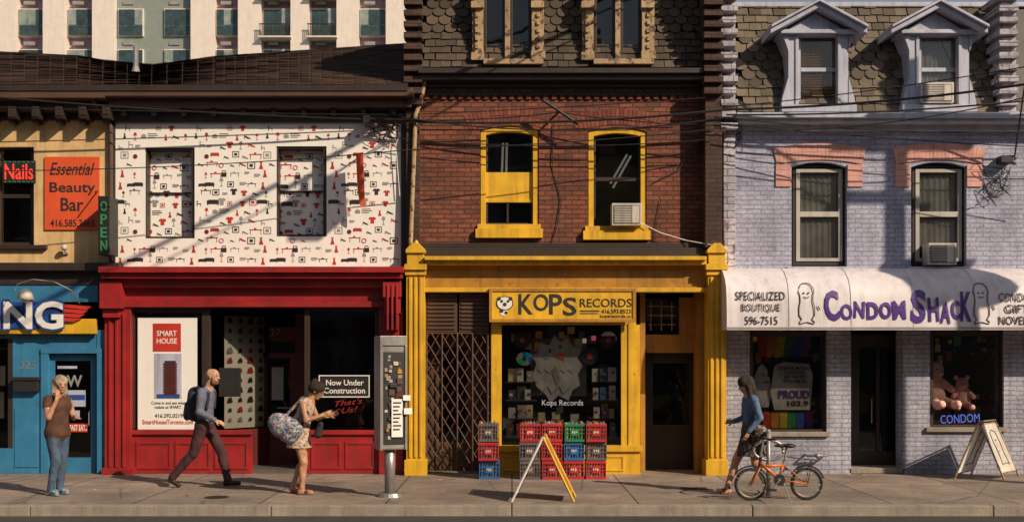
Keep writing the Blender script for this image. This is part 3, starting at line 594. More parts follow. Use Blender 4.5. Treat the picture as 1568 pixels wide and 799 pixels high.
b=P(s,'cutout_drawing','inkgrey'); b.prism([(X(846),Z(570)),(X(852),Z(560)),(X(860),Z(580)),(X(854),Z(592))],.29,.297); b.prism([(X(830),Z(548)),(X(836),Z(540)),(X(842),Z(550))],.29,.297); b.tube([(X(828+i*6),.29,Z(604-6*(i%3))) for i in range(9)],.008); b.tube([(X(824+i*6),.29,Z(566+5*(i%2))) for i in range(10)],.006)
b=P(s,'cutout_nose','orange'); b.prism([(X(850),Z(545)),(X(866),Z(552)),(X(866),Z(545)),(X(860),Z(540))],.285,.297)
b=P(s,'cutout_eyes','ink'); b.ub(856,860,528,533,.285,.297); b.ub(840,844,535,539,.285,.297)
P(s,'back_panel','inkgrey').ub(812,898,518,606,.5,.52)
for i in range(52):
    u=rd.uniform(776,936); v=rd.uniform(500,524) if i<16 else rd.uniform(618,662); w_=rd.uniform(7,14); c=rd.choice([3,8,4,0,1,7,5,2])
    P(s,'sleeves_%d'%c,CM[c]).ub(u,min(u+w_,950),v,v+w_*rd.uniform(.8,1.4),.34+i*.003,.342+i*.003)
ball=P(s,'hanging_records','ink')
for u,v in ((800,520),(934,520),(905,545),(925,570)): ball.prism([(X(u)+.14*math.cos(t),Z(v)+.14*math.sin(t)) for t in [k*math.pi/10 for k in range(20)]],.3,.306)
ball=P(s,'record_labels','orange')
for u,v in ((800,520),(934,520),(905,545),(925,570)): ball.prism([(X(u)+.045*math.cos(t),Z(v)+.045*math.sin(t)) for t in [k*math.pi/10 for k in range(20)]],.295,.299)
m,nt,b_=base('disc_rainbow'); tc=N(nt,'ShaderNodeTexCoord').outputs['Object']; wv=N(nt,'ShaderNodeTexNoise'); wv.inputs['Scale'].default_value=9; nt.links.new(tc,wv.inputs['Vector'])
hs=N(nt,'ShaderNodeHueSaturation'); hs.inputs['Saturation'].default_value=3; nt.links.new(wv.outputs['Color'],hs.inputs['Color']); nt.links.new(hs.outputs[0],b_.inputs['Base Color']); b_.inputs['Metallic'].default_value=.4; b_.inputs['Roughness'].default_value=.2
P(s,'laser_disc',m).prism([(X(803)+.13*math.cos(t),Z(549)+.11*math.sin(t)) for t in [k*math.pi/12 for k in range(24)]],.05,.055)
P(s,'disc_hub','ink').prism([(X(803)+.035*math.cos(t),Z(549)+.03*math.sin(t)) for t in [k*math.pi/6 for k in range(12)]],.044,.05)
text(s,'glass_lettering','Kops Records',830,893,612,623,-.022,'bluetrim',ext=.001)
# gate
s=root('folding_security_gate'); gt=P(s,'lattice','brown_wood'); x0,x1,z0,z1=X(652),X(749),.05,Z(510)
pitch=.155; ht=.26
def clipseg(xa,za,xb,zb,yy):
    t0,t1=0.,1.; dx=xb-xa
    if dx>0: t0=max(t0,(x0-xa)/dx); t1=min(t1,(x1-xa)/dx)
    else: t0=max(t0,(x1-xa)/dx); t1=min(t1,(x0-xa)/dx)
    if t1>t0: gt.tube([(xa+dx*t0,yy,za+(zb-za)*t0),(xa+dx*t1,yy,za+(zb-za)*t1)],.009,4)
H=z1-z0; sl=ht/pitch; run=H/sl
for i in range(-30,30):
    xa=x0+i*pitch
    if xa+run>x0 and xa<x1: clipseg(xa,z0,xa+run,z1,-.03)
    if xa-run<x1 and xa>x0: clipseg(xa,z0,xa-run,z1,-.045)
for i in range(5): gt.tube([(x0+.02+i*(x1-x0-.04)/4,-.06,z0),(x0+.02+i*(x1-x0-.04)/4,-.06,z1)],.012,6)
gt.tube([(x0,-.03,z1),(x1,-.03,z1)],.014,6)
# ================================================================== BUILDING D (blue brick)
Dd=root('blue_brick_shop_building')
dw=[(1212,1297,248,410,8),(1395,1480,248,410,8),(1600,1685,248,410,8)]
P(Dd,'brick_wall','brick_blue').wall(1106,1900,196,440,0,dw,.16)
for i,(a_,b_,c_,d_,_) in enumerate(dw):
    arch(Dd,'pink_arches','brick_pink',(a_+b_)/2,(b_-a_)+46,c_-3,7,25,23,0,.02,.012)
    q=P(Dd,'pink_quoins','brick_pink',.003)
    for k in range(4): 
        q.ub(a_-24,a_-1,252+k*8.5,260.2+k*8.5,-.024-.002*(k%2),.02); q.ub(b_+1,b_+24,252+k*8.5,260.2+k*8.5,-.024-.002*(k%2),.02)
    window(Dd,a_+2,b_-2,c_+5,d_-4,.1,'dark_wood',4,.5,'glass',0,1 if i==0 else .8,'blindw')
    f=P(Dd,'inner_sash','sash',.003); f.ub(a_+7,a_+13,c_+11,d_-10,.085,.13); f.ub(b_-13,b_-7,c_+11,d_-10,.085,.13); f.ub(a_+13,b_-13,324,332,.083,.13); f.ub(a_+13,b_-13,c_+11,c_+16,.084,.13); f.ub(a_+13,b_-13,d_-15,d_-10,.084,.13)
    P(Dd,'window_sills','bluetrim',.004).ub(a_-6,b_+6,408,417,-.1,.1)
ac(1422,1465,372,405,-.2,.1)
pr=P(Dd,'cornice','bluetrim',.006); pr.ub(1128,1900,172,180,-.36,.1); pr.ub(1130,1900,180,187,-.28,.1); pr.ub(1130,1900,187,200,-.08,.1)
q=P(Dd,'quoin_pier','pale_stone',.008); q.ub(1108,1126,0,420,-.12,.2)
for k,v in enumerate(range(-10,200,18)): q.ub(1104,1130 if k%2 else 1127,v,v+9,-.3-.03*(k%2),.2)
q.ub(1104,1132,-14,-6,-.36,.3)
q=P(Dd,'quoin_pier_right','pale_stone',.008); q.ub(1533,1556,0,180,-.12,.5)
for k,v in enumerate(range(-10,180,18)): q.ub(1530,1560,v,v+9,-.2,.5)
P(Dd,'mansard_deck','slate_under').poly([(X(1126),.0,Z(174)),(X(1900),.0,Z(174)),(X(1900),.62,Z(10,.62)),(X(1126),.62,Z(10,.62))])
a=P(Dd,'mansard_slates','tile_d'); zb=Z(172); shingles(a,X(1128),X(1532),zb,zb+.45,-.03,.11,.2,.135,'rect'); shingles(a,X(1128),X(1532),zb+.42,zb+1.35,.10,.41,.22,.155,'hex'); shingles(a,X(1128),X(1532),zb+1.3,zb+1.9,.40,.60,.2,.135,'rect')
P(Dd,'roof_cap','bluetrim',.005).box(X(1126),X(1900),.56,.75,Z(12,.62),Z(5,.62)); P(Dd,'rear_walls','brick_grey').box(X(1110),X(1900),.72,9,3.25,Z(14,.7)); P(Dd,'rear_walls','brick_grey').box(X(1110),X(1900),1.95,8.99,0,3.24)
for uc in (1252,1437):
    f=P(Dd,'dormers','bluetrim',.006)
    f.ub(uc-45,uc-30,48,168,-.12,.6); f.ub(uc+32,uc+47,48,168,-.12,.6); f.ub(uc-30,uc+32,42,54,-.12,.6); f.ub(uc-55,uc+60,160,171,-.2,.1)
    f.ub(uc-34,uc-29,54,160,-.14,-.0); f.ub(uc+31,uc+36,54,160,-.14,0)
    for sg in (-1,1):
        cx=X(uc+1+sg*46,-.12); f.prism([(cx,Z(165,-.12)),(cx+sg*.12,Z(165,-.12)),(cx+sg*.09,Z(148,-.12)),(cx,Z(118,-.12))],-.13,.1)
        f.prism([(cx,Z(50,-.12)),(cx+sg*.12,Z(50,-.12)),(cx+sg*.05,Z(66,-.12)),(cx,Z(80,-.12))],-.14,.3)
    y0=-.34; xl,xr,xm=X(uc-72,y0),X(uc+76,y0),X(uc+2,y0); zl,zt=Z(44,y0),Z(4,y0)
    for (xa,xb) in ((xl,xm),(xr,xm)):
        f.prism([(xa,zl),(xb,zt),(xb,zt-.08),(xa,zl-.075)],y0,1.0); f.prism([(xa*1.0,zl+.05),(xb,zt+.045),(xb,zt+.003),(xa,zl+.005)],y0-.06,1.0)
    f.prism([(X(uc-52,y0),Z(46,y0)),(X(uc+56,y0),Z(46,y0)),(xm,zt-.1)],-.14,.9)
    f.ub(uc-56,uc+60,45,51,-.22,.3)
    for sg in (-1,1): P(Dd,'dormer_roof','tile_d').poly([(xm,y0-.05,zt+.05),(xm+sg*(xr-xm),y0-.05,zl+.055),(xm+sg*(xr-xm),1.0,zl+.055),(xm,1.0,zt+.05)])
    window(Dd,uc-30,uc+32,54,160,.0,'bluetrim',4,.5,'glass',0,1.0 if uc<1300 else .7,'tan' if uc<1300 else 'blindw')
sl=P(Dd,'blind_slats','ochre')
for k in range(24): sl.ub(1230,1276,58+k*4.1,59.6+k*4.1,.045,.058)
ac(1411,1461,126,158,-.24,.1)
# ground floor
P(Dd,'lower_wall','brick_grey').wall(1108,1900,430,728,0,[(1148,1266,505,662),(1303,1383,505,728),(1424,1537,505,655),(1620,1700,505,655)],.35)
f=P(Dd,'shop_window_frames','dark_wood',.004)
for a_,b_,c_,d_ in ((1148,1266,506,662),(1424,1537,506,655)):
    f.ub(a_,a_+5,c_,d_,.05,.12); f.ub(b_-5,b_,c_,d_,.05,.12); f.ub(a_+5,b_-5,d_-5,d_,.05,.12); f.ub(a_+5,b_-5,c_,c_+8,.05,.12)
    P(Dd,'shop_glass','glass').ub(a_+4,b_-4,c_+7,d_-4,.08,.086)
    P(Dd,'stone_sills','curb',.006).ub(a_-5,b_+5,d_-1,d_+6,-.06,.12)
it=P(Dd,'interior','interior'); it.box(X(1108),X(1900),1.8,1.85,0,3); it.box(X(1285),X(1290),.36,1.8,0,3); it.box(X(1400),X(1404),.36,1.8,0,3); it.box(X(1110),X(1900),.36,1.8,Z(500),Z(497)); it.box(X(1140),X(1284),.36,1.79,.3,.6); it.box(X(1405),X(1550),.36,1.79,.3,.62)
dr=P(Dd,'door','dark_wood',.004); dr.ub(1303,1316,512,728,.5,.56); dr.ub(1372,1383,512,728,.5,.56); dr.ub(1316,1372,512,532,.5,.56); dr.ub(1316,1372,690,728,.5,.56); dr.ub(1342,1347,532,690,.5,.56)
P(Dd,'door_glass','glassd').ub(1316,1372,532,690,.53,.536); P(Dd,'door_handle','metal').tube([(X(1349),.46,Z(612)),(X(1349),.46,Z(650))],.01)
lp=P(Dd,'ceiling_lamps','lamp')
for u in (1318,1334,1360,1480,1175): lp.box(X(u)-.04,X(u)+.04,.6,.68,Z(503),Z(502))
P(Dd,'entry_step','curb',.01).ub(1300,1386,716,728,-.0,.5)
# window contents
s=root('rainbow_flag'); rc=[(.5,.04,.02),(.55,.2,.02),(.5,.36,.03),(.03,.22,.06),(.03,.08,.33),(.18,.04,.25)]
for i,c in enumerate(rc): P(s,'stripe_%d'%i,fabric('flag_%d'%i,c)).poly([(X(1168+i*14),.3,Z(514)),(X(1182+i*14),.3,Z(514)),(X(1180+i*13),.3,Z(545)),(X(1167+i*13),.3,Z(548))])
for i,c in enumerate(rc): P(s,'low_stripe_%d'%i,bpy.data.materials['flag_%d'%i]).ub(1168+i*13,1180+i*13,630,655,.26,.27)
s=root('window_poster'); P(s,'sheet','blindw').prism([(X(p[0]),Z(p[1])) for p in ((1190,560),(1205,554),(1244,557),(1250,575),(1246,628),(1190,628),(1184,600))],.2,.21)
text(s,'lettering','STARTING MONDAY\nTUNE IN FOR\nJUST THE TIPS\nWITH PAM ON',1192,1242,561,586,.19,'ink',off=.02)
text(s,'logo','PROUD',1192,1240,597,610,.19,'purple',off=.03); text(s,'freq','103.9',1206,1238,613,622,.19,'ink',off=.03)
c2=P(s,'side_figure','blindw'); c2.prism([(X(p[0]),Z(p[1])) for p in ((1158,600),(1160,578),(1166,562),(1173,557),(1180,566),(1184,582),(1186,605),(1182,624),(1162,624))],.24,.25)
P(s,'side_figure_face','ink').ub(1168,1170,572,576,.232,.239); P(s,'side_figure_face','ink').ub(1175,1177,572,576,.232,.239); P(s,'side_figure_face','ink').ub(1168,1178,584,585.5,.232,.239)
s=root('neon_sign'); text(s,'lettering','CONDOM',1440,1500,634,647,.06,'neonblue',off=.0,rot=.05)
s=root('window_goods'); rd=random.Random(9)
for i in range(90):
    u=rd.choice([rd.uniform(1152,1250),rd.uniform(1430,1525)]); v=rd.choice([rd.uniform(515,550),rd.uniform(600,645)]); c=rd.randrange(9); w_=rd.uniform(4,10)
    P(s,'goods_%d'%c,CM[c]).ub(u,u+w_,v,v+w_*rd.uniform(.7,1.6),.55+i*.005,.59+i*.005)
# awning
s=root('shop_awning'); prof=[(0,3.27),(-.25,3.25),(-.45,3.17),(-.6,3.06),(-.69,2.93),(-.73,2.78),(-.75,2.6),(-.76,2.27)]
xa0,xa1=X(1112,-.7),X(1900)
a=P(s,'canopy','vinyl',0,True); segs=60
rows=[]
for i in range(segs+1):
    xx=xa0+(xa1-xa0)*i/segs; sag=.012*abs(math.sin((xx-xa0)/.95*math.pi))
    rows.append([(xx,p[0]+(sag if 0<j<7 else 0),p[1]-(sag if 0<j<7 else 0)) for j,p in enumerate(prof)])
vv=[p for r_ in rows for p in r_]; n_=len(prof)
a.add(vv,[(i*n_+j,(i+1)*n_+j,(i+1)*n_+j+1,i*n_+j+1) for i in range(segs) for j in range(n_-1)])
P(s,'canopy_end','vinyl').poly([(xa0,p[0],p[1]) for p in prof]+[(xa0,0,2.27)])
fr=P(s,'frame_bars','metal')
for i in range(0,9): 
    xx=xa0+.02+i*.95; fr.tube([(xx,0,2.28),(xx,-.74,2.28)],.012)
fr.tube([(xa0,-.745,2.28),(xa1,-.745,2.28)],.014)
sm=P(s,'seams','bluetrim')
for i in range(1,9): sm.tube([(xa0+i*.95,p[0]-.003,p[1]+.002) for p in prof],.004,4)
P(s,'bottom_hem','inkgrey').ub(1112,1900,500.5,503,-.768,-.755)
AY=-.775
def onaw(p):
    z=p[2]
    for (y0,z0),(y1,z1) in zip(prof[:-1],prof[1:]):
        if z1<=z<=z0:
            t=(z-z1)/(z0-z1) if z0>z1 else 0; return (p[0],y1+(y0-y1)*t-.006+(p[1]-AY),z)
    return (p[0],p[1],p[2])
def at(nm,b,u0,u1,v0,v1,mat='purple',off=.01,rot=0): text(s,nm,b,u0,u1,v0,v1,AY,mat,off=off,ext=.004,rot=rot,fn=onaw)
at('line_1','SPECIALIZED',1127,1203,446,459,'ink',0); at('line_2','BOUTIQUE',1136,1195,465,478,'ink',0); at('line_3','596-7515',1141,1191,484,497,'ink',0)
for c,u0,u1,v0,v1,ro in (('C',1264,1286,444,491,.06),('O',1288,1306,465,490,.1),('N',1308,1325,461,487,-.05),('D',1328,1346,462,489,.0),('O',1348,1366,462,488,0),('M',1368,1388,460,489,.03),('S',1396,1419,443,495,-.06),('H',1422,1439,455,492,.03),('A',1441,1457,462,495,-.05),('C',1458,1471,460,489,.06),('K',1472,1489,446,492,-.03)):
    at('letter_'+c,c,u0,u1,v0,v1,'purple',.035,ro)
at('line_4','CONDOM',1531,1590,448,461,'ink',0); at('line_5','GIFTS',1540,1585,466,479,'ink',0); at('line_6','NOVELTIES',1530,1600,484,497,'ink',0)
def figure_outline(u,h0):
    L=[(0,.62),(.1,.6),(.17,.5),(.2,.36),(.17,.28),(.16,.1),(.2,-.1),(.2,-.3),(.13,-.42),(.2,-.5),(.18,-.55),(0,-.5),(-.18,-.55),(-.2,-.5),(-.13,-.42),(-.2,-.3),(-.2,-.1),(-.16,.1),(-.17,.28),(-.2,.36),(-.17,.5),(-.1,.6),(0,.62)]
    k=.54; cx=X(u,AY); cz=Z(h0,AY); o=[onaw((cx+p[0]*k*1.1,AY,cz+p[1]*k)) for p in L]
    P(s,'cartoon_outline','ink').tube(o,.007,5)
    for sg in (-1,1): P(s,'cartoon_eyes','ink').tube([onaw((cx+sg*.035,AY,cz+.17)),onaw((cx+sg*.035,AY,cz+.19))],.012,6)
    P(s,'cartoon_outline','ink').tube([onaw((cx+q*.02,AY,cz+.1+abs(q)*.012)) for q in (-2,-1,0,1,2)],.006,4); P(s,'cartoon_outline','ink').tube([onaw((cx+.17+q*.01,AY,cz-.02-q*.02)) for q in range(4)],.008,4)
figure_outline(1236,466); figure_outline(1504,466)
# ================================================================== apartment block behind
AP=root('apartment_building'); yb=60
def ab(part,mat,u0,u1,v0,v1,dy0,dy1): P(AP,part,mat).box(X(u0,yb),X(u1,yb),yb+dy0,yb+dy1,Z(v1,yb),Z(v0,yb))
P(AP,'core','aptmauve').box(X(-300,yb),X(760,yb),yb+.5,yb+18,0,45)
colsu=[(-10,28),(70,103),(145,178),(295,330),(367,402),(447,475),(517,550),(592,640),(690,720),(-90,-50)]
for a_,b_ in colsu: ab('columns','aptwhite',a_,b_,-400,620,-.5,.5)
ab('green_bay','aptgreen',178,295,-400,300,.1,.5)
bays=[(28,70),(103,145),(180,221),(251,293),(330,367),(402,447),(475,517),(550,592),(640,690),(-50,-10)]
ra=random.Random(11)
for a_,b_ in bays:
    for k in range(-6,6):
        v=14+62*k
        ab('window_frames','aptwhite',a_+1,b_-1,v,v+42,-.05,.5)
        n=3; w_=(b_-a_-4)/n
        for i in range(n):
            g='aptglass' if ra.random()<.6 else 'aptblind'; ab('panes_'+g,g,a_+2+i*w_+.4,a_+2+(i+1)*w_-.4,v+1.5,v+25,-.1,0); ab('panes_low','aptglass',a_+2+i*w_+.4,a_+2+(i+1)*w_-.4,v+26,v+41,-.1,0)
        if a_ in (402,475):
            ab('balcony_rail','black',a_-1,b_+1,v+28,v+29.5,-.9,-.85)
            for j in range(15): ab('balcony_rail','black',a_+j*3,a_+j*3+.7,v+29,v+47,-.9,-.85)
            ab('balcony_slab','aptwhite',a_-2,b_+2,v+47,v+49,-.95,.4)
        ab('vents','inkgrey',a_+8,a_+24,v+50,v+55,.02,.4 if not(178<=a_<295) else .08)
# buildings across the street (reflected in the glass)
rb=random.Random(21); x=-46
while x<46:
    w_=rb.uniform(5,8); h=rb.uniform(10.5,12.5); o=root('row_building'); P(o,'walls',rb.choice(['brick_red','brick_dark','cream','brick_grey'])).box(x,x+w_-.05,-34,-24.5,0,h)
    for k in range(int(w_/1.8)):
        for zf in (3.8,6.4,9):
            if zf+1.4<h: P(o,'windows','aptglass').box(x+.6+k*1.8,x+1.5+k*1.8,-24.52,-24.4,zf,zf+1.4); P(o,'trim','white').box(x+.5+k*1.8,x+1.6+k*1.8,-24.5,-24.35,zf-.12,zf-.01)
    P(o,'cornice','brown_wood').box(x,x+w_-.05,-24.5,-24.1,h-.3,h); P(o,'shopfront','darkred').box(x+.3,x+w_-.4,-24.5,-24.3,2.7,3.3); P(o,'shop_windows','aptglass').box(x+.5,x+w_-.6,-24.5,-24.42,.5,2.6)
    x+=w_
# ================================================================== wires, plus an unseen added pole
s=root('overhead_wires'); wr=P(s,'cables','black')
def cat(p,q,sag,r=.012,n=24):
    p=Vector(p);q=Vector(q); wr.tube([p.lerp(q,i/n)-Vector((0,0,sag*4*(i/n)*(1-i/n))) for i in range(n+1)],r,5)
def W(u,v,y): return (X(u,y),y,Z(v,y))
cat(W(-60,144,-.8),W(560,183,-.25),.05,.014); cat(W(560,183,-.25),W(1112,168,-.45),.12,.02); cat(W(560,180,-.3),W(855,172,-.3),.08,.01); cat(W(1112,168,-.45),W(1700,108,-.9),.12,.02); cat(W(1112,176,-.45),W(1700,140,-.9),.1,.014)
cat(W(-60,163,-.5),W(616,176,-.2),.02,.008); cat(W(-60,262,-1.2),W(620,230,-.8),.08,.008); cat(W(620,230,-.8),W(1112,196,-.5),.05,.009); cat(W(855,172,-.3),W(1112,192,-.45),.05,.009); cat(W(1112,190,-.45),W(1700,230,-1),.05,.009)
cat(W(616,180,-.3),W(1112,180,-.5),.2,.012); cat(W(1112,200,-.5),W(1568,150,-1.1),.15,.01); cat(W(620,176,-.2),W(1080,150,-.4),.02,.008)
cat(W(590,210,-.2),W(1080,214,-.35),.12,.008); cat(W(1112,180,-.45),W(1700,196,-.7),.14,.009); cat(W(1112,164,-.45),W(1640,90,-1.2),.06,.009)
wr.tube([W(832,154,-.3),W(885,190,-.3)],.025,6); wr.tube([W(855,172,-.3),W(855,172,0)],.02,6)
rw=random.Random(4)
def tangle(u,v,w_,h,n):
    for i in range(n):
        p=[W(u+rw.uniform(-w_,w_),v+rw.uniform(-h,h),-.03-rw.random()*.15) for _ in range(5)]
        pts=[]
        for k in range(len(p)-1):
            for t in (0,.25,.5,.75):
                a_,b_,c_,d_=[Vector(p[min(max(k+o_,0),len(p)-1)]) for o_ in (-1,0,1,2)]
                pts.append(.5*((2*b_)+(c_-a_)*t+(2*a_-5*b_+4*c_-d_)*t*t+(3*b_-a_-3*c_+d_)*t**3))
        wr.tube(pts,.006,4)
tangle(588,200,26,18,9); tangle(1080,215,14,22,6); tangle(1130,205,12,30,4); tangle(1525,275,26,32,6); tangle(1545,245,14,8,4)
P(s,'junction_boxes','black').ub(556,566,177,190,-.3,-.05); P(s,'junction_boxes','black').ub(1534,1552,238,248,-.2,0)
wr.tube([W(848,185,-.03),W(846,250,-.03),W(860,305,-.03),W(852,350,-.03),W(840,388,-.03)],.008,5); wr.tube([W(1062,215,-.05),W(1040,260,-.04),W(1000,280,-.03)],.007,5)
wr.tube([W(1012,305,-.03),W(1004,350,-.03),W(1000,388,-.03)],.007,5)
P(s,'white_cable','white').tube([W(983,342,-.1),W(1010,356,-.12),W(1050,368,-.14),W(1095,376,-.36)],.008,5)
P(s,'white_cable','white').tube([W(560,190,-.06),W(600,192,-.08),W(612,206,-.08),W(606,222,-.08),W(612,300,-.08)],.007,5)
s=root('added_shadow_pole'); P(s,'pole','brown_wood',0,True).tube([(10.2,-3.6,-.1),(10.2,-3.6,9.8)],.14,12,.11)  # invented pole beyond the right edge, casting shadows on wall and awning
P(s,'transformer','metal').tube([(10.5,-4.2,6.1),(10.5,-4.2,7.0)],.27,14); P(s,'crossarm','brown_wood').box(9.2,11.4,-3.66,-3.54,8.6,8.72); P(s,'crossarm','brown_wood').box(9.5,11.1,-3.78,-3.66,7.9,8.0)  # drums and crossarms added for the shadow on the awning
P(s,'transformer','metal').tube([(11.4,-4.2,6.15),(11.4,-4.2,7.05)],.27,14); P(s,'brackets','metal').box(10.1,11.5,-4.2,-3.6,6.8,6.86)
cat_=P(s,'service_drops','black'); cat_.tube([(10.2,-3.6,8.6),(7.5,-2.2,7.9),(X(1545),-.2,Z(243))],.014,5); cat_.tube([(9.5,-3.7,8.0),(6.6,-2.4,7.6),(X(1130),-.4,Z(-5))],.02,5)
# added wire and hung box, out of view, to cast the mural shadow
s=root('added_shadow_wire'); sw=P(s,'cable','black')
sw.tube([(3.2,-.3,8.45),(1.26,-3.84,8.6),(-1.5,-8.2,8.8),(-8.9,-20,9.6)],.04,6); sw.tube([(3.2,-.3,8.3),(1.26,-3.84,8.3),(-8.9,-20,9.2)],.015,5)
P(s,'insulators','black').tube([(1.26,-3.84,8.6),(1.26,-3.84,8.25)],.05,8)
s=root('added_shadow_box'); P(s,'housing','black',.02).box(1.0,1.52,-4.05,-3.7,7.55,8.3); P(s,'hanger','black').tube([(1.26,-3.86,8.3),(1.26,-3.86,8.6)],.03,6)  # invented signal above the view, shaped to shade the mural
for zz,mt in ((8.12,'inkred'),(7.92,'ochre'),(7.72,'bluep')):
    P(s,'lens_'+mt,mt).tube([(1.52,-3.87,zz),(1.54,-3.87,zz)],.08,12); P(s,'visors','black').tube([(1.52,-3.87,zz+.08),(1.72,-3.87,zz+.07)],.06,8)
# ================================================================== STREET FURNITURE
s=root('pay_phone_kiosk'); ky=-3.0
P(s,'post','metal',0,True).tube([(X(597,ky),ky,0),(X(597,ky),ky,.75)],.07,14); P(s,'base_plate','metal').tube([(X(597,ky),ky,0),(X(597,ky),ky,.05)],.17,16,.15)
def rb_(part,mat,x0,x1,y0,y1,z0,z1,bev=.006):
    c=math.cos(.35); sn=math.sin(.35); cx=X(598,ky)
    a=Acc(); a.box(x0,x1,y0,y1,z0,z1); P(s,part,mat,bev).add([(cx+v[0]*c-v[1]*sn,ky+v[0]*sn+v[1]*c,v[2]) for v in a.v],a.f)
rb_('cabinet','metal',-.17,.17,-.14,.14,.63,2.12,.02); rb_('recess_panel','black',-.13,.15,-.15,-.135,.70,1.92); rb_('top_trim','metal',-.18,.18,-.16,.15,2.0,2.13); rb_('left_wing','metal',-.19,-.155,-.2,.14,.63,2.12); rb_('right_wing','metal',.155,.185,-.16,.14,.63,2.0)
rk=random.Random(8)
for i in range(44):
    px_=rk.uniform(-.12,.08); pz=rk.uniform(.75,1.84); w_=rk.uniform(.03,.07); mt=rk.choice(['inkgrey','inkgrey','ochre','darkred','brown_wood','brown_wood','acw','dark_wood'])
    rb_('flyers_'+mt,mt,px_,px_+w_,-.153-.0005*i,-.1505,pz,pz+w_*rk.uniform(.7,1.3),0)
rb_('big_flyer','paper',-.03,.12,-.18,-.177,.80,1.30,0); rb_('side_flyer','paper',.12,.22,-.2,-.197,1.28,1.35,0); rb_('side_flyer','paper',.13,.24,-.21,-.207,1.10,1.18,0)
for i in range(8): rb_('flyer_print','ink',-.01,.10-.02*(i%3),-.183,-.1805,1.24-i*.05,1.26-i*.05,0)
rb_('handset','black',-.06,.04,-.2,-.16,1.45,1.5)
# crates
def crate(u,zi,mat,y=-.85,w=.31):
    r=root('milk_crate'); x0=X(u,y); h=.275; z0=zi*.284; a=P(r,'lattice',mat,.003); d=.33
    for (p0,p1) in (((x0,y),(x0+w,y+.014)),((x0,y+d-.014),(x0+w,y+d)),((x0,y+.015),(x0+.014,y+d-.015)),((x0+w-.014,y+.015),(x0+w,y+d-.015))):
        xa,xb,ya,yb_=p0[0],p1[0],p0[1],p1[1]
        a.box(xa,xb,ya,yb_,z0,z0+.04); a.box(xa,xb,ya,yb_,z0+h-.04,z0+h); a.box(xa,xb,ya+.002,yb_-.002,z0+.12,z0+.132); a.box(xa,xb,ya+.002,yb_-.002,z0+.175,z0+.187)
        horiz=xb-xa>.1; n=7
        for k in range(n+1):
            t=k/n
            if horiz: xx=xa+(xb-xa-.012)*t; a.box(xx,xx+.012,ya+.001,yb_-.001,z0+.04,z0+h-.04)
            else: yy=ya+(yb_-ya-.012)*t; a.box(xa+.001,xb-.001,yy,yy+.012,z0+.04,z0+h-.04)
    a.box(x0+.1,x0+w-.1,y-.004,y+.002,z0+.09,z0+.2); a.box(x0+.01,x0+w-.01,y+.01,y+d-.01,z0+.005,z0+.015)
    rl_=random.Random(int(u)*3+zi)
    for q in range(3): lx=x0+.11+q*.03+rl_.uniform(-.004,.004); P(r,'dairy_label','acw').box(lx,lx+.02,y-.007,y-.0045,z0+.12+rl_.uniform(0,.02),z0+.165)
    rr_=random.Random(int(u)+zi); xx=x0+.02
    while xx<x0+w-.03: 
        c=rr_.choice([1,3,4,8,4,0,2,4]); t=rr_.uniform(.006,.014); P(r,'records_%d'%c,CM[c]).box(xx,xx+t,y+.03,y+d-.02,z0+.018,z0+h+rr_.uniform(-.03,.004)+(.03 if zi==2 else -.01)); xx+=t+.002
M['c_red']=paint('crate_red',(.48,.03,.03),dirt=.3,rough=.4); M['c_blue']=paint('crate_blue',(.03,.14,.38),dirt=.3,rough=.4); M['c_green']=paint('crate_green',(.03,.22,.08),dirt=.3,rough=.4); M['c_grey']=paint('crate_grey',(.14,.11,.11),dirt=.3,rough=.4)
for u,st in ((733,('c_blue','c_red','c_grey')),(796,('c_grey','c_grey','c_red')),(830,('c_red','c_red','c_red')),(864,('c_red','c_blue','c_green')),(898,('c_red','c_grey','c_red'))):
    for i,mm in enumerate(st): crate(u+random.uniform(-1,1),i,mm,-.85+random.uniform(-.04,.04))
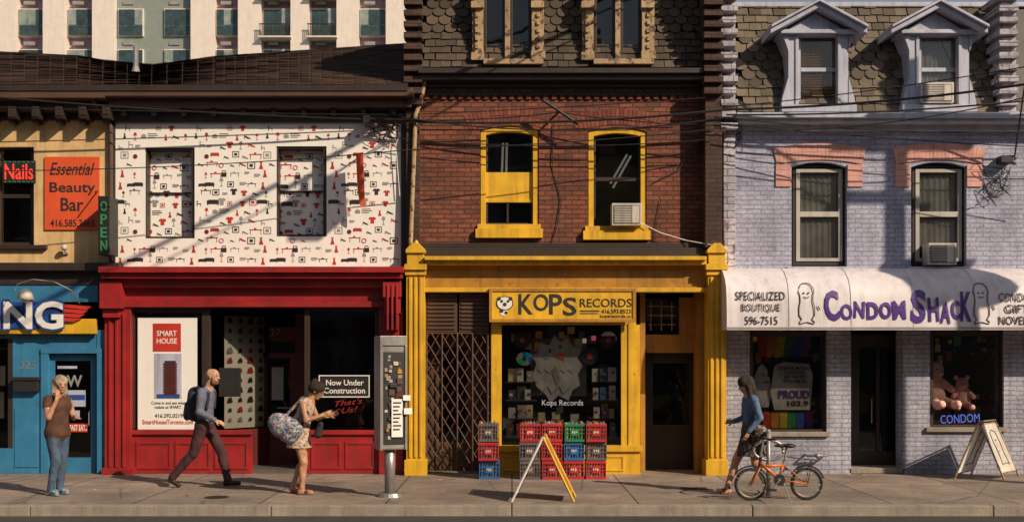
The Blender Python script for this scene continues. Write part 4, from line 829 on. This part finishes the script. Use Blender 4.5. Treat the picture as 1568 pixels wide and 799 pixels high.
# A-frame boards
def a_board(cx,by,spread,h,yw,half,mats,railm,draw=False):
    s=root('sandwich_board'); wdir=Vector((math.cos(yw),math.sin(yw),0)); wd=wdir*half
    for sgn,mat,rm in ((-1,mats[0],railm[0]),(1,mats[1],railm[1])):
        base_=Vector((cx+sgn*spread,by,0)); top=Vector((cx,by,h)); up=top-base_; n=wd.cross(up).normalized()*.008
        lo=base_.lerp(top,.12); hi=base_.lerp(top,.97)
        vs=[lo-wd-n,lo+wd-n,hi+wd-n,hi-wd-n,lo-wd+n,lo+wd+n,hi+wd+n,hi-wd+n]
        P(s,'leaf_%s'%('a' if sgn<0 else 'b'),mat,.003).add(vs,[(0,3,2,1),(4,5,6,7),(0,1,5,4),(1,2,6,5),(2,3,7,6),(3,0,4,7)])
        for q in (-1,1): P(s,'legs_'+rm,rm,.003).tube([base_+wd*q*1.04,top+wd*q*1.04+Vector((0,0,.03))],.016,4)
        for q in (.12,.97): P(s,'rails_'+rm,rm).tube([base_.lerp(top,q)-wd,base_.lerp(top,q)+wd],.014,4)
        if draw:
            nn=n.normalized(); upn=up.normalized(); c0=base_.lerp(top,.54)
            L=[(0,.3),(.1,.26),(.12,.1),(.1,-.1),(.13,-.28),(0,-.25),(-.13,-.28),(-.1,-.1),(-.12,.1),(-.1,.26),(0,.3)]
            for sd_ in (1,-1):
                P(s,'print_outline','ink').tube([c0+wdir*p[0]+upn*p[1]+nn*(.012*sd_) for p in L],.007,4); P(s,'print_outline','ink').tube([c0+wdir*(p*.03)+upn*(.12+abs(p)*.01)+nn*(.012*sd_) for p in (-1,0,1)],.006,4)
    P(s,'hinge','metal').tube([Vector((cx,by,h+.02))-wd*1.05,Vector((cx,by,h+.02))+wd*1.05],.012,6)
    P(s,'chain','metal').tube([(cx-spread*.5,by-.05,h*.5),(cx-.07,by-.05,h*.45),(cx+.07,by-.05,h*.45),(cx+spread*.5,by-.05,h*.5)],.005,4)
a_board(X(833,-3.3),-3.3,.40,.80,math.radians(85),.27,('acw','ochre'),('white','yellow'))
a_board(X(1512,-.7),-.68,.38,.86,math.radians(46),.29,('paper','acw'),('weather_wood','weather_wood'),True)
# bicycle
s=root('bicycle'); yb_=-3.4
R=.212; FW=Vector((X(1149,yb_),yb_-.02,R)); RW=Vector((X(1236,yb_),yb_+.03,R))
for c in (FW,RW):
    ty=P(s,'tyres','rubber',0,True); rm=P(s,'rims','metal',0,True); sp=P(s,'spokes','metal')
    ty.tube([c+Vector((R-.018,0,0))*math.cos(t)+Vector((0,0,R-.018))*math.sin(t) for t in [k*math.pi/18 for k in range(37)]],.019,8)
    rm.tube([c+Vector((R-.042,0,0))*math.cos(t)+Vector((0,0,R-.042))*math.sin(t) for t in [k*math.pi/18 for k in range(37)]],.009,6)
    sp.tube([c+Vector((0,-.04,0)),c+Vector((0,.04,0))],.022,8)
    for k in range(20): t=k*math.pi/10; sp.tube([c+Vector((0,.02*(-1)**k,0)),c+Vector(((R-.045)*math.cos(t),0,(R-.045)*math.sin(t)))],.0016,3)
    P(s,'mudguards','black').tube([c+Vector((R+.02,0,0))*math.cos(t)+Vector((0,0,R+.02))*math.sin(t) for t in [math.pi*(.1+.08*k) for k in range(10)]],.012,5)
fr=P(s,'frame','bikeorange',0,True); BBk=Vector((X(1192,yb_),yb_,.27)); HT=Vector((X(1163,yb_),yb_,.5)); ST=Vector((X(1200,yb_),yb_,.47))
for a_,b_,r_ in ((HT,BBk,.021),(HT+Vector((.01,0,-.06)),ST+Vector((-.02,0,-.02)),.02),(ST,BBk,.018)): fr.tube([a_,b_],r_,8)
for dy in (-.045,.045): fr.tube([RW+Vector((0,dy,0)),BBk+Vector((0,dy*.4,0))],.009,6); fr.tube([RW+Vector((0,dy,0)),ST+Vector((0,dy*.4,-.02))],.008,6); fr.tube([FW+Vector((0,dy,0)),HT+Vector((0,dy*.7,-.08)),HT+Vector((0,0,-.06))],.01,6)
P(s,'head_tube','black').tube([HT+Vector((0,0,-.08)),HT+Vector((.015,0,.06))],.022,8); P(s,'stem','metal').tube([HT+Vector((.01,0,.05)),HT+Vector((.05,0,.30))],.014,8)
hb=P(s,'handlebar','black'); hc=HT+Vector((.05,0,.30)); hb.tube([hc+Vector((.1,-.27,.0)),hc+Vector((.03,-.12,.0)),hc,hc+Vector((.03,.12,0)),hc+Vector((.1,.27,0))],.013,6); hb.tube([hc+Vector((.06,-.18,-.01)),hc+Vector((-.05,-.19,-.03))],.006,5)
P(s,'seat_post','metal').tube([ST,ST+Vector((.04,0,.22))],.013,8); sd=P(s,'saddle','black',0,True); sd.ball(ST+Vector((.07,0,.235)),.085,(1.1,.85,.35)); sd.ball(ST+Vector((-.03,0,.235)),.06,(1.6,.45,.4))
P(s,'crank','metal').tube([BBk+Vector((.0,-.06,0)),BBk+Vector((.0,.06,0))],.02,8); P(s,'crank','metal').tube([BBk+Vector((0,-.07,0)),BBk+Vector((-.1,-.07,-.12))],.01,6); P(s,'crank','metal').tube([BBk+Vector((0,.07,0)),BBk+Vector((.1,.07,.12))],.01,6)
P(s,'chainring','black').tube([BBk+Vector((0,-.055,0)),BBk+Vector((0,-.048,0))],.075,18); P(s,'pedals','black').box(BBk.x-.15,BBk.x-.06,yb_-.17,yb_-.08,BBk.z-.135,BBk.z-.11); P(s,'pedals','black').box(BBk.x+.06,BBk.x+.15,yb_+.08,yb_+.17,BBk.z+.11,BBk.z+.135)
P(s,'chain','black').tube([BBk+Vector((0,-.05,.07)),RW+Vector((0,-.05,.03))],.005,4); P(s,'chain','black').tube([BBk+Vector((0,-.05,-.07)),RW+Vector((0,-.05,-.03))],.005,4)
rk_=P(s,'rear_rack','black')
for dy in (-.05,.05): rk_.tube([ST+Vector((.05,dy,.09)),RW+Vector((.16,dy,.30))],.007,5); rk_.tube([RW+Vector((0,dy,0)),RW+Vector((.06,dy,.29))],.006,5)
for k in range(4): rk_.tube([RW+Vector((-.1+k*.08,-.05,.27+k*.009)),RW+Vector((-.1+k*.08,.05,.27+k*.009))],.006,4)
P(s,'kickstand','metal').tube([BBk+Vector((.05,-.03,-.02)),Vector((BBk.x+.12,yb_-.14,.005))],.008,6)
s=root('bicycle_rack'); bx,by2=X(1178,-3.1),-3.05; P(s,'post','metal',0,True).tube([(bx,by2,0),(bx,by2,.86)],.03,10); P(s,'ring','metal',0,True).tube([(bx+.2*math.cos(t),by2,.62+.13*math.sin(t)) for t in [k*math.pi/12 for k in range(25)]],.022,8); P(s,'cap','metal').tube([(bx,by2,.86),(bx,by2,.9)],.04,10,.01); P(s,'base','metal').tube([(bx,by2,0),(bx,by2,.015)],.08,12)
s=root('fire_standpipe'); P(s,'pipes','metal',0,True).tube([(X(1232),0,.3),(X(1232),-.15,.3),(X(1262),-.15,.3),(X(1262),0,.3)],.02,8); P(s,'pipes','metal').tube([(X(1247),-.15,.3),(X(1247),-.22,.3)],.035,10,.045)
# ================================================================== PEOPLE (implicit surface -> mesh)
def cap(a,b,r1,r2,lab,k=.02,flat=None,fs=1.0,zc=None,bias=0): return dict(a=np.array(a,float),b=np.array(b,float),r1=r1,r2=r2,lab=lab,k=k,n=None if flat is None else np.array(flat,float)/np.linalg.norm(flat),fs=fs,zc=zc,bias=bias)
def pd(p,pts):
    ab=p['b']-p['a']; L=float(ab@ab)
    q=pts-p['a']; t=np.clip((q@ab)/L,0,1) if L>1e-12 else np.zeros(q.shape[:-1])
    o=q-t[...,None]*ab
    if p['n'] is not None: o=o+(o@p['n'])[...,None]*p['n']*(1/p['fs']-1)
    d=(np.sqrt((o*o).sum(-1))-(p['r1']+(p['r2']-p['r1'])*t))
    if p['n'] is not None: d=d*(p['fs']*.5+.5)
    if p['zc'] is not None: d=np.maximum(d,p['zc']-pts[...,2])
    return d
def sdf_mesh(prims,res=.008):
    mn=np.min([np.minimum(p['a'],p['b'])-max(p['r1'],p['r2']) for p in prims],0)-3*res; mx=np.max([np.maximum(p['a'],p['b'])+max(p['r1'],p['r2']) for p in prims],0)+3*res
    n=np.ceil((mx-mn)/res).astype(int)+1; G=np.full(n,1.0,np.float32)
    for p in prims:
        r=max(p['r1'],p['r2'])+p['k']+2*res; lo=np.maximum(((np.minimum(p['a'],p['b'])-r-mn)/res).astype(int),0); hi=np.minimum(((np.maximum(p['a'],p['b'])+r-mn)/res).astype(int)+2,n)
        ax=[mn[i]+np.arange(lo[i],hi[i])*res for i in range(3)]; pts=np.stack(np.meshgrid(*ax,indexing='ij'),-1); d=pd(p,pts)
        sl=tuple(slice(lo[i],hi[i]) for i in range(3)); g=G[sl]; k=p['k']; h=np.clip(.5+.5*(g-d)/k,0,1); G[sl]=g+(d-g)*h-k*h*(1-h)
    I=G<0; cs=tuple(s-1 for s in G.shape); acc=np.zeros(cs+(3,)); cnt=np.zeros(cs)
    for ax_ in range(3):
        o1,o2=[i for i in range(3) if i!=ax_]
        for d1 in (0,1):
            for d2 in (0,1):
                s0=[slice(0,c) for c in cs]; s0[o1]=slice(d1,d1+cs[o1]); s0[o2]=slice(d2,d2+cs[o2]); s1=list(s0); s1[ax_]=slice(1,1+cs[ax_])
                A_=G[tuple(s0)]; B_=G[tuple(s1)]; c=(A_<0)!=(B_<0); t=np.where(c,A_/(np.where(c,A_-B_,1)),0)
                acc[...,ax_]+=np.where(c,t,0); acc[...,o1]+=np.where(c,d1,0); acc[...,o2]+=np.where(c,d2,0); cnt+=c
    act=cnt>0; idx=np.full(cs,-1); idx[act]=np.arange(act.sum()); cell=np.argwhere(act); V=mn+(cell+acc[act]/cnt[act][:,None])*res
    Fs=[]
    for ax_ in range(3):
        o1,o2=(ax_+1)%3,(ax_+2)%3; s0=[slice(1,-1)]*3; s0[ax_]=slice(0,-1); s1=[slice(1,-1)]*3; s1[ax_]=slice(1,None)
        A_=I[tuple(s0)]; B_=I[tuple(s1)]; e=np.argwhere(A_!=B_); st=np.array([1,1,1]); st[ax_]=0; e=e+st; ins=I[e[:,0],e[:,1],e[:,2]]
        def id_(a,b):
            q=e.copy(); q[:,o1]-=a; q[:,o2]-=b; return idx[q[:,0],q[:,1],q[:,2]]
        Q=np.stack([id_(1,1),id_(0,1),id_(0,0),id_(1,0)],1); Q[~ins]=Q[~ins][:,::-1]; Fs.append(Q)
    Fa=np.concatenate(Fs); Fa=Fa[(Fa>=0).all(1)]
    C_=V[Fa].mean(1); Dm=np.stack([pd(p,C_)-p['bias'] for p in prims],1); lab=Dm.argmin(1)
    return V,Fa,[prims[i]['lab'] for i in lab]
def organic(r,name,prims,mats,origin,yaw=0,scale=1,res=.008):
    V,Fa,labs=sdf_mesh(prims,res); c,sn=math.cos(yaw),math.sin(yaw)
    V=V*scale; V=np.stack([V[:,0]*c-V[:,1]*sn+origin[0],V[:,0]*sn+V[:,1]*c+origin[1],V[:,2]+origin[2]],1)
    me=bpy.data.meshes.new(name); me.from_pydata(V.tolist(),[],Fa.tolist()); keys=list(mats)
    for k_ in keys: me.materials.append(mats[k_])
    me.polygons.foreach_set('material_index',[keys.index(l) for l in labs]); me.polygons.foreach_set('use_smooth',[True]*len(me.polygons)); me.update()
    o=bpy.data.objects.new(name,me); scene.collection.objects.link(o); o.parent=r
    sm=o.modifiers.new('smooth','SMOOTH'); sm.factor=.5; sm.iterations=2; return o
V3=lambda *a: np.array(a,float)
def hand(pr,w,d,n,side=1,curl=.012):
    d=V3(*d); d/=np.linalg.norm(d); n=V3(*n); n-=d*(n@d); n/=np.linalg.norm(n); s_=np.cross(n,d)*side; w=V3(*w)
    pr.append(cap(w+d*.015,w+d*.07,.03,.038,'skin',.012,n,.42))
    for i,L in zip((-1.5,-.5,.5,1.5),(.062,.075,.08,.07)):
        b=w+d*.09+s_*i*.0195; m_=b+d*L*.5+n*curl; t=m_+d*L*.38+n*curl*2
        pr.append(cap(b-d*.015,m_,.0095,.0085,'skin',.003)); pr.append(cap(m_,t,.0085,.007,'skin',.003))
    b=w+d*.03+s_*.03; m_=b+d*.03+s_*.025+n*.006; pr.append(cap(b,m_,.013,.011,'skin',.006)); pr.append(cap(m_,m_+d*.028+s_*.006+n*.01,.0105,.008,'skin',.003))
def head(pr,c,f=(1,0,0),up=(0,0,1),beard=None):
    c=V3(*c); f=V3(*f); f/=np.linalg.norm(f); u=V3(*up); u=u-f*(u@f); u/=np.linalg.norm(u); l=np.cross(u,f)
    q=lambda a,b,d: c+f*a+l*b+u*d
    pr.append(cap(q(-.025,0,.035),q(.015,0,.035),.085,.082,'skin',.02,l,.9)); pr.append(cap(q(.03,0,.01),q(.045,0,-.07),.062,.04,'skin',.025,l,.95))
    pr.append(cap(q(.085,0,.02),q(.107,0,-.018),.009,.014,'skin',.012)); pr.append(cap(q(.088,-.02,-.05),q(.088,.02,-.05),.009,.009,'lip',.006))
    for sg in (-1,1):
        pr.append(cap(q(-.0,sg*.074,.015),q(.0,sg*.078,-.018),.017,.012,'skin',.006,l,.5)); pr.append(cap(q(.083,sg*.03,.022),q(.084,sg*.03,.022),.0105,.0105,'eye',.003)); pr.append(cap(q(.085,sg*.018,.042),q(.078,sg*.042,.044),.007,.006,'hair',.004))
    if beard: pr.append(cap(q(.035,-.03,-.075),q(.035,.03,-.075),.047,.047,'beard',.012)); pr.append(cap(q(.07,0,-.085),q(.055,0,-.095),.03,.03,'beard',.012))
    return q
def leg(pr,hip,kn,an,toe,lt,lc,lf,r=(.092,.062,.042),shoe=.046):
    hip,kn,an,toe=map(lambda a:V3(*a),(hip,kn,an,toe)); pr.append(cap(hip,kn,r[0],r[1],lt,.03)); pr.append(cap(kn,an,r[1]*.95,r[2],lc,.02))
    cb=kn+(an-kn)*.3; pr.append(cap(cb+V3(-.018,0,0),kn+(an-kn)*.5+V3(-.012,0,0),r[1]*.8,r[1]*.6,lc,.03))
    d=toe-an; d[2]=0; d/=np.linalg.norm(d); heel=an-d*.035; heel[2]=max(an[2]-.055,.038)
    pr.append(cap(an,heel,r[2]*.9,shoe*.8,lf,.015)); pr.append(cap(heel,toe,shoe*.78,shoe*.72,lf,.02,V3(-d[1],d[0],0),1.0))
def arm(pr,sh,el,wr_,lu,lf_,r=(.058,.044,.03)):
    pr.append(cap(sh,el,r[0],r[1],lu,.025)); pr.append(cap(el,wr_,r[1],r[2],lf_,.015))
def torso(pr,pel,wa,ch,neck,shL,shR,hw,lt,lp,r=(.115,.115,.135),skin='skin',f=(1,0,0),fs=.72):
    pr.append(cap(V3(*pel)+V3(0,hw,0),V3(*pel)-V3(0,hw,0),r[0],r[0],lp,.04)); pr.append(cap(pel,wa,r[0]*1.15,r[1]*1.15,lt,.04,f,fs+.1)); pr.append(cap(wa,ch,r[1]*1.15,r[2]*1.15,lt,.04,f,fs))
    pr.append(cap(shL,shR,.062,.062,lt,.04)); pr.append(cap(V3(*ch)+V3(0,.06,0),V3(*ch)-V3(0,.06,0),r[2]*.8,r[2]*.8,lt,.04,f,fs+.1))
    pr.append(cap(V3(*neck)-V3(.01,0,.06),neck,.062,.052,skin,.03))
SK=fabric('skin',(.50,.27,.17),.1,rough=.5); SKT=fabric('skin_tan',(.42,.21,.12),.1,rough=.5); EYE=paint('eye_dark',(.03,.02,.02)); LIP=fabric('lip',(.4,.12,.1),rough=.4)
# --- man
s=root('man'); pr=[]
torso(pr,(0,0,.93),(.02,0,1.08),(.035,0,1.33),(.075,0,1.52),(.03,.165,1.425),(.03,-.165,1.425),.055,'shirt','pants')
pr.append(cap((.075,0,1.46),(.10,0,1.57),.056,.055,'skin',.02)); q=head(pr,(.13,0,1.645),(1,-.12,-.05),beard=True)
leg(pr,(-.01,-.085,.90),(-.13,-.09,.52),(-.45,-.1,.16),(-.36,-.1,.04),'pants','pants','shoe',(.10,.075,.058),.05); leg(pr,(.02,.085,.90),(.23,.09,.53),(.33,.09,.11),(.50,.09,.06),'pants','pants','shoe',(.10,.075,.058),.05)
arm(pr,(.03,-.19,1.41),(.02,-.24,1.13),(.24,-.20,1.02),'shirt','shirt',(.064,.052,.038)); hand(pr,(.25,-.20,1.01),(1,.1,-.35),(0,.6,-1),1)
arm(pr,(.03,.19,1.41),(-.12,.24,1.16),(-.02,.26,.93),'shirt','shirt',(.064,.052,.038)); hand(pr,(-.015,.26,.92),(.35,0,-1),(0,-1,0),-1)
pr.append(cap((-.16,0,1.12),(-.15,0,1.38),.14,.12,'pack',.01,(1,0,0),.85)); pr.append(cap((-.27,0,1.08),(-.26,0,1.2),.09,.08,'pack',.02,(1,0,0),.6))
for sg in (-1,1): pr.append(cap((-.06,sg*.12,1.49),(.12,sg*.12,1.40),.022,.022,'pack',.006)); pr.append(cap((.12,sg*.12,1.40),(.10,sg*.14,1.18),.022,.02,'pack',.006)); pr.append(cap((-.06,sg*.12,1.49),(-.16,sg*.08,1.45),.022,.03,'pack',.01))
pr.append(cap((0,-.05,.985),(0,.05,.985),.128,.128,'belt',.005,(0,0,1),.14))
my=-1.9
organic(s,'body',pr,{'skin':SK,'lip':LIP,'eye':EYE,'hair':fabric('brow',(.12,.07,.04)),'beard':fabric('beard',(.16,.09,.05)),'shirt':fabric('shirt_blue',(.11,.12,.17),.3,pattern=[(.16,.16,.21)],psc=60),'pants':fabric('trousers',(.055,.018,.022),.4),'shoe':paint('shoe',(.03,.018,.012)),'belt':EYE,'pack':fabric('backpack',(.02,.022,.045),.3)},(X(313,my),my,0),math.radians(-8),.955)
# --- woman shading her face
s=root('woman'); pr=[]
torso(pr,(0,0,.90),(0,0,1.05),(.02,0,1.27),(.02,0,1.44),(0,.15,1.36),(0,-.15,1.36),.065,'top','top',(.13,.13,.14),fs=.85)
pr.append(cap((0,0,.86),(0,0,1.0),.165,.15,'top',.03,(1,0,0),.85,.86)); pr.append(cap((.02,0,1.38),(.035,0,1.48),.05,.05,'skin',.02)); q=head(pr,(.06,0,1.56),(1,-.35,0))
pr.append(cap((.01,-.07,1.27),(.01,.07,1.27),.12,.12,'top',.05,(0,0,1),.9))
pr.append(cap(q(-.04,0,.05),q(-.01,0,.06),.105,.1,'hair',.01)); pr.append(cap(q(-.04,.05,.0),q(-.03,.07,-.1),.06,.05,'hair',.02)); pr.append(cap(q(-.04,-.05,.0),q(-.03,-.07,-.1),.06,.05,'hair',.02)); pr.append(cap(q(-.07,0,.0),q(-.06,0,-.11),.07,.06,'hair',.02)); pr.append(cap(q(.05,0,.1),q(.03,.05,.08),.04,.04,'hair',.02))
leg(pr,(0,-.08,.86),(.06,-.08,.48),(-.02,-.1,.10),(.14,-.13,.045),'jean','jean','skin',(.105,.07,.05),.042); leg(pr,(0,.08,.86),(.0,.09,.48),(-.05,.08,.10),(.10,.08,.045),'jean','jean','skin',(.105,.07,.05),.042)
for (x_,y_) in ((.09,-.12),(.05,.08)): pr.append(cap((x_,y_-.03,.065),(x_,y_+.03,.065),.03,.03,'sandal',.004))
for (x0_,y0_,x1_,y1_) in ((-.06,-.09,.15,-.13),(-.09,.08,.11,.08)): pr.append(cap((x0_,y0_,.014),(x1_,y1_,.014),.048,.045,'sandal',.004,(0,0,1),.32))
arm(pr,(0,-.18,1.34),(.10,-.24,1.12),(.17,-.16,1.36),'skin','skin',(.056,.042,.028)); pr.append(cap((0,-.16,1.37),(.03,-.2,1.28),.064,.062,'top',.02)); hand(pr,(.17,-.155,1.37),(-.1,.3,1),(-1,.2,0),1)
arm(pr,(0,.18,1.34),(.08,.22,1.10),(.2,.14,1.10),'skin','skin',(.056,.042,.028)); hand(pr,(.2,.14,1.10),(1,-.5,.2),(0,-.3,-1),-1)
wy=-2.8
organic(s,'body',pr,{'skin':SKT,'lip':LIP,'eye':EYE,'hair':fabric('hair_grey',(.38,.30,.22),.4),'top':fabric('top_brown',(.085,.035,.02),.3),'jean':fabric('denim',(.06,.095,.155),.4),'sandal':paint('sandal_blue',(.05,.25,.4))},(X(88,wy),wy,0),math.radians(-28),.94)
# --- stooping woman with floral bag
s=root('woman'); pr=[]
torso(pr,(-.02,0,.90),(.03,0,1.03),(.10,0,1.22),(.17,0,1.36),(.10,.14,1.31),(.10,-.14,1.31),.06,'dress','dress',(.12,.11,.12),fs=.85)
pr.append(cap((.0,0,1.0),(-.01,0,.60),.13,.19,'dress',.03,(0,1,0),1.0,.66)); pr.append(cap((.15,0,1.32),(.2,0,1.42),.046,.046,'skin',.02)); q=head(pr,(.25,0,1.46),(1,-.1,-.5),(.4,0,1))
pr.append(cap(q(-.04,0,.045),q(.0,0,.055),.1,.095,'hair',.01)); pr.append(cap(q(-.08,0,.0),q(-.08,0,.02),.06,.07,'hair',.02)); pr.append(cap(q(-.10,0,.11),q(-.09,0,.12),.04,.04,'hair',.01))
leg(pr,(0,-.07,.84),(.08,-.08,.46),(.06,-.09,.10),(.20,-.10,.04),'skin','skin','skin',(.09,.06,.038),.038); leg(pr,(0,.07,.84),(.03,.08,.46),(-.12,.08,.12),(-.0,.08,.04),'skin','skin','skin',(.09,.06,.038),.038)
for (x0_,y0_,x1_,y1_) in ((.03,-.09,.20,-.10),(-.13,.08,.01,.08)): pr.append(cap((x0_,y0_,.012),(x1_,y1_,.012),.045,.042,'sole',.004,(0,0,1),.3)); pr.append(cap(((x0_+x1_*2)/3,y0_-.03,.05),((x0_+x1_*2)/3,y0_+.03,.05),.028,.028,'sole',.004))
arm(pr,(.10,-.17,1.29),(.16,-.23,1.06),(.37,-.16,1.13),'skin','skin',(.05,.038,.026)); hand(pr,(.37,-.16,1.13),(1,.2,.3),(0,1,.2),1,.015)
arm(pr,(.10,.17,1.29),(.2,.2,1.07),(.40,.10,1.12),'skin','skin',(.05,.038,.026)); hand(pr,(.40,.10,1.12),(1,-.1,.2),(0,-1,.2),-1,.015)
pr.append(cap((.43,-.12,1.15),(.50,-.10,1.19),.03,.018,'black',.006)); pr.append(cap((.08,-.09,1.37),(.14,-.1,1.24),.03,.03,'black',.006)); pr.append(cap((.03,-.17,.98),(.14,-.19,1.16),.06,.05,'black',.01)); pr.append(cap((.30,-.12,.86),(.34,-.12,1.0),.06,.04,'black',.01))
pr.append(cap((-.22,-.17,.98),(-.05,-.19,.93),.17,.15,'bag',.02,(0,1,0),.75)); pr.append(cap((-.28,-.17,1.03),(-.1,-.19,.87),.13,.14,'bag',.03,(0,1,0),.8)); pr.append(cap((-.18,-.15,1.1),(.08,-.15,1.37),.02,.022,'bag',.01))
wy=-2.7
organic(s,'body',pr,{'skin':SKT,'lip':LIP,'eye':EYE,'hair':fabric('hair_dark',(.02,.013,.01)),'dress':fabric('dress_pale',(.5,.4,.3),.2,pattern=[(.25,.12,.08)],psc=28),'bag':fabric('bag_floral',(.42,.45,.5),.2,pattern=[(.05,.1,.25),(.4,.2,.2),(.08,.12,.1)],psc=20),'black':fabric('black_cloth',(.02,.02,.02)),'sole':paint('sandal_tan',(.2,.1,.05))},(X(459,wy),wy,0),math.radians(-6),.95)
# --- long haired woman walking left
s=root('woman'); pr=[]
torso(pr,(0,0,.92),(.01,0,1.06),(.02,0,1.28),(.04,0,1.45),(.01,.15,1.38),(.01,-.15,1.38),.06,'jacket','skirt',(.11,.105,.125),fs=.78)
pr.append(cap((0,0,1.0),(-.02,0,.52),.125,.23,'skirt',.03,None,1,.56)); pr.append(cap((.04,0,1.4),(.055,0,1.5),.046,.046,'skin',.02)); q=head(pr,(.08,0,1.575),(1,0,-.35))
pr.append(cap(q(-.035,0,.045),q(.005,0,.06),.102,.095,'hair',.01)); pr.append(cap(q(-.06,0,.0),q(-.09,0,-.30),.085,.07,'hair',.03,(1,0,0),.8)); pr.append(cap(q(-.01,.07,-.02),q(.03,.11,-.26),.04,.03,'hair',.02)); pr.append(cap(q(-.01,-.07,-.02),q(.02,-.11,-.26),.04,.03,'hair',.02))
leg(pr,(0,-.07,.86),(.20,-.08,.48),(.33,-.09,.10),(.47,-.09,.06),'skin','skin','skin',(.09,.06,.038),.038); leg(pr,(0,.07,.86),(-.04,.08,.46),(-.2,.08,.15),(-.10,.08,.05),'skin','skin','skin',(.09,.06,.038),.038)
for (x0_,y0_,x1_,y1_) in ((.30,-.09,.47,-.09),(-.2,.08,-.08,.08)): pr.append(cap((x0_,y0_,.014),(x1_,y1_,.014),.044,.042,'sole',.004,(0,0,1),.3)); pr.append(cap(((x0_+x1_)/2,y0_-.03,.06),((x0_+x1_)/2,y0_+.03,.06),.026,.026,'sole',.004)); pr.append(cap((x0_,y0_-.02,.1),(x0_,y0_+.02,.1),.03,.03,'sole',.004))
arm(pr,(.01,.18,1.36),(-.05,.23,1.12),(.10,.20,.93),'jacket','jacket',(.058,.048,.036)); hand(pr,(.11,.2,.92),(.4,-.2,-1),(.5,-1,0),-1)
arm(pr,(.01,-.18,1.36),(.02,-.23,1.1),(.2,-.18,1.05),'jacket','jacket',(.058,.048,.036)); hand(pr,(.2,-.18,1.05),(1,.2,0),(0,1,-.3),1)
pr.append(cap((-.12,.24,.84),(-.06,.24,.92),.11,.10,'bag',.01,(0,1,0),.45)); pr.append(cap((-.06,.2,.98),(.0,.14,1.42),.012,.014,'bag',.004))
wy=-2.75
organic(s,'body',pr,{'skin':SK,'lip':LIP,'eye':EYE,'hair':fabric('hair_brown_dark',(.025,.015,.01)),'jacket':fabric('denim_jacket',(.09,.15,.25),.35),'skirt':fabric('skirt_dark',(.03,.022,.022),.3,pattern=[(.16,.12,.1)],psc=26),'bag':fabric('bag_dark',(.05,.03,.03),pattern=[(.3,.25,.2)],psc=30),'sole':paint('sandal_brown',(.12,.06,.03))},(X(1150,wy),wy,0),math.radians(188),.93)
# --- teddies
def teddy(ox,oy,oz,col,yaw,sc_):
    s=root('teddy_bear'); pr=[cap((0,0,.2),(0,0,.3),.15,.12,'fur',.03),cap((.02,0,.48),(.03,0,.5),.12,.11,'fur',.02),cap((.11,0,.46),(.14,0,.46),.05,.04,'snout',.01),cap((.18,0,.475),(.18,.001,.475),.014,.014,'nose',.003)]
    for g_ in (-1,1): pr+= [cap((.0,g_*.1,.6),(.0,g_*.1,.61),.04,.04,'fur',.01),cap((.02,g_*.1,.36),(.14,g_*.17,.26),.05,.045,'fur',.02),cap((.04,g_*.08,.12),(.24,g_*.12,.07),.065,.06,'fur',.02),cap((.12,g_*.04,.51),(.121,g_*.04,.51),.014,.014,'nose',.003),cap((.29,g_*.12,.08),(.3,g_*.12,.08),.05,.05,'snout',.01)]
    organic(s,'plush',pr,{'fur':fabric('fur_%d'%int(ox*100),col,.25),'snout':fabric('fur_light_%d'%int(ox*100),mul(col,1.2)),'nose':EYE},(ox,oy,oz),yaw,sc_,.012)
    return s
teddy(X(1441),.36,1.0,(.75,.42,.36),math.radians(-70),1.3); teddy(X(1486),.36,.98,(.75,.40,.36),math.radians(-100),.9)
P(bpy.data.objects['window_goods'],'display_plinth','darkred',.005).box(X(1428),X(1465),.24,.7,.62,1.02); P(bpy.data.objects['window_goods'],'display_plinth','darkred').box(X(1470),X(1505),.24,.7,.62,1.0)
finalize()
# ================================================================== LIGHT / CAMERA
sv=Vector((1,-.88,.84)).normalized(); el=math.asin(sv.z); az=math.atan2(sv.x,sv.y)
L=bpy.data.lights.new('sun','SUN'); L.energy=5.0; L.angle=math.radians(.5); L.color=(1,.83,.62); lo=bpy.data.objects.new('sun',L); scene.collection.objects.link(lo); lo.rotation_euler=sv.to_track_quat('Z','Y').to_euler()
w=bpy.data.worlds.new('World'); scene.world=w; w.use_nodes=True; nt=w.node_tree; bg=nt.nodes['Background']; sk=nt.nodes.new('ShaderNodeTexSky'); sk.sky_type='NISHITA'; sk.sun_disc=False; sk.sun_elevation=el; sk.sun_rotation=az
hs=nt.nodes.new('ShaderNodeHueSaturation'); hs.inputs['Saturation'].default_value=.55; nt.links.new(sk.outputs[0],hs.inputs['Color']); nt.links.new(hs.outputs[0],bg.inputs[0]); bg.inputs[1].default_value=.08
cam=bpy.data.cameras.new('camera'); co=bpy.data.objects.new('camera',cam); scene.collection.objects.link(co); co.location=(0,-D,EH); co.rotation_euler=(math.pi/2,0,0)
cam.sensor_width=36; cam.lens=36*F/1568; cam.shift_y=(550-399.5)/1568; cam.clip_end=2000; scene.camera=co
scene.view_settings.view_transform='Standard'; scene.view_settings.look='None'; scene.view_settings.exposure=0
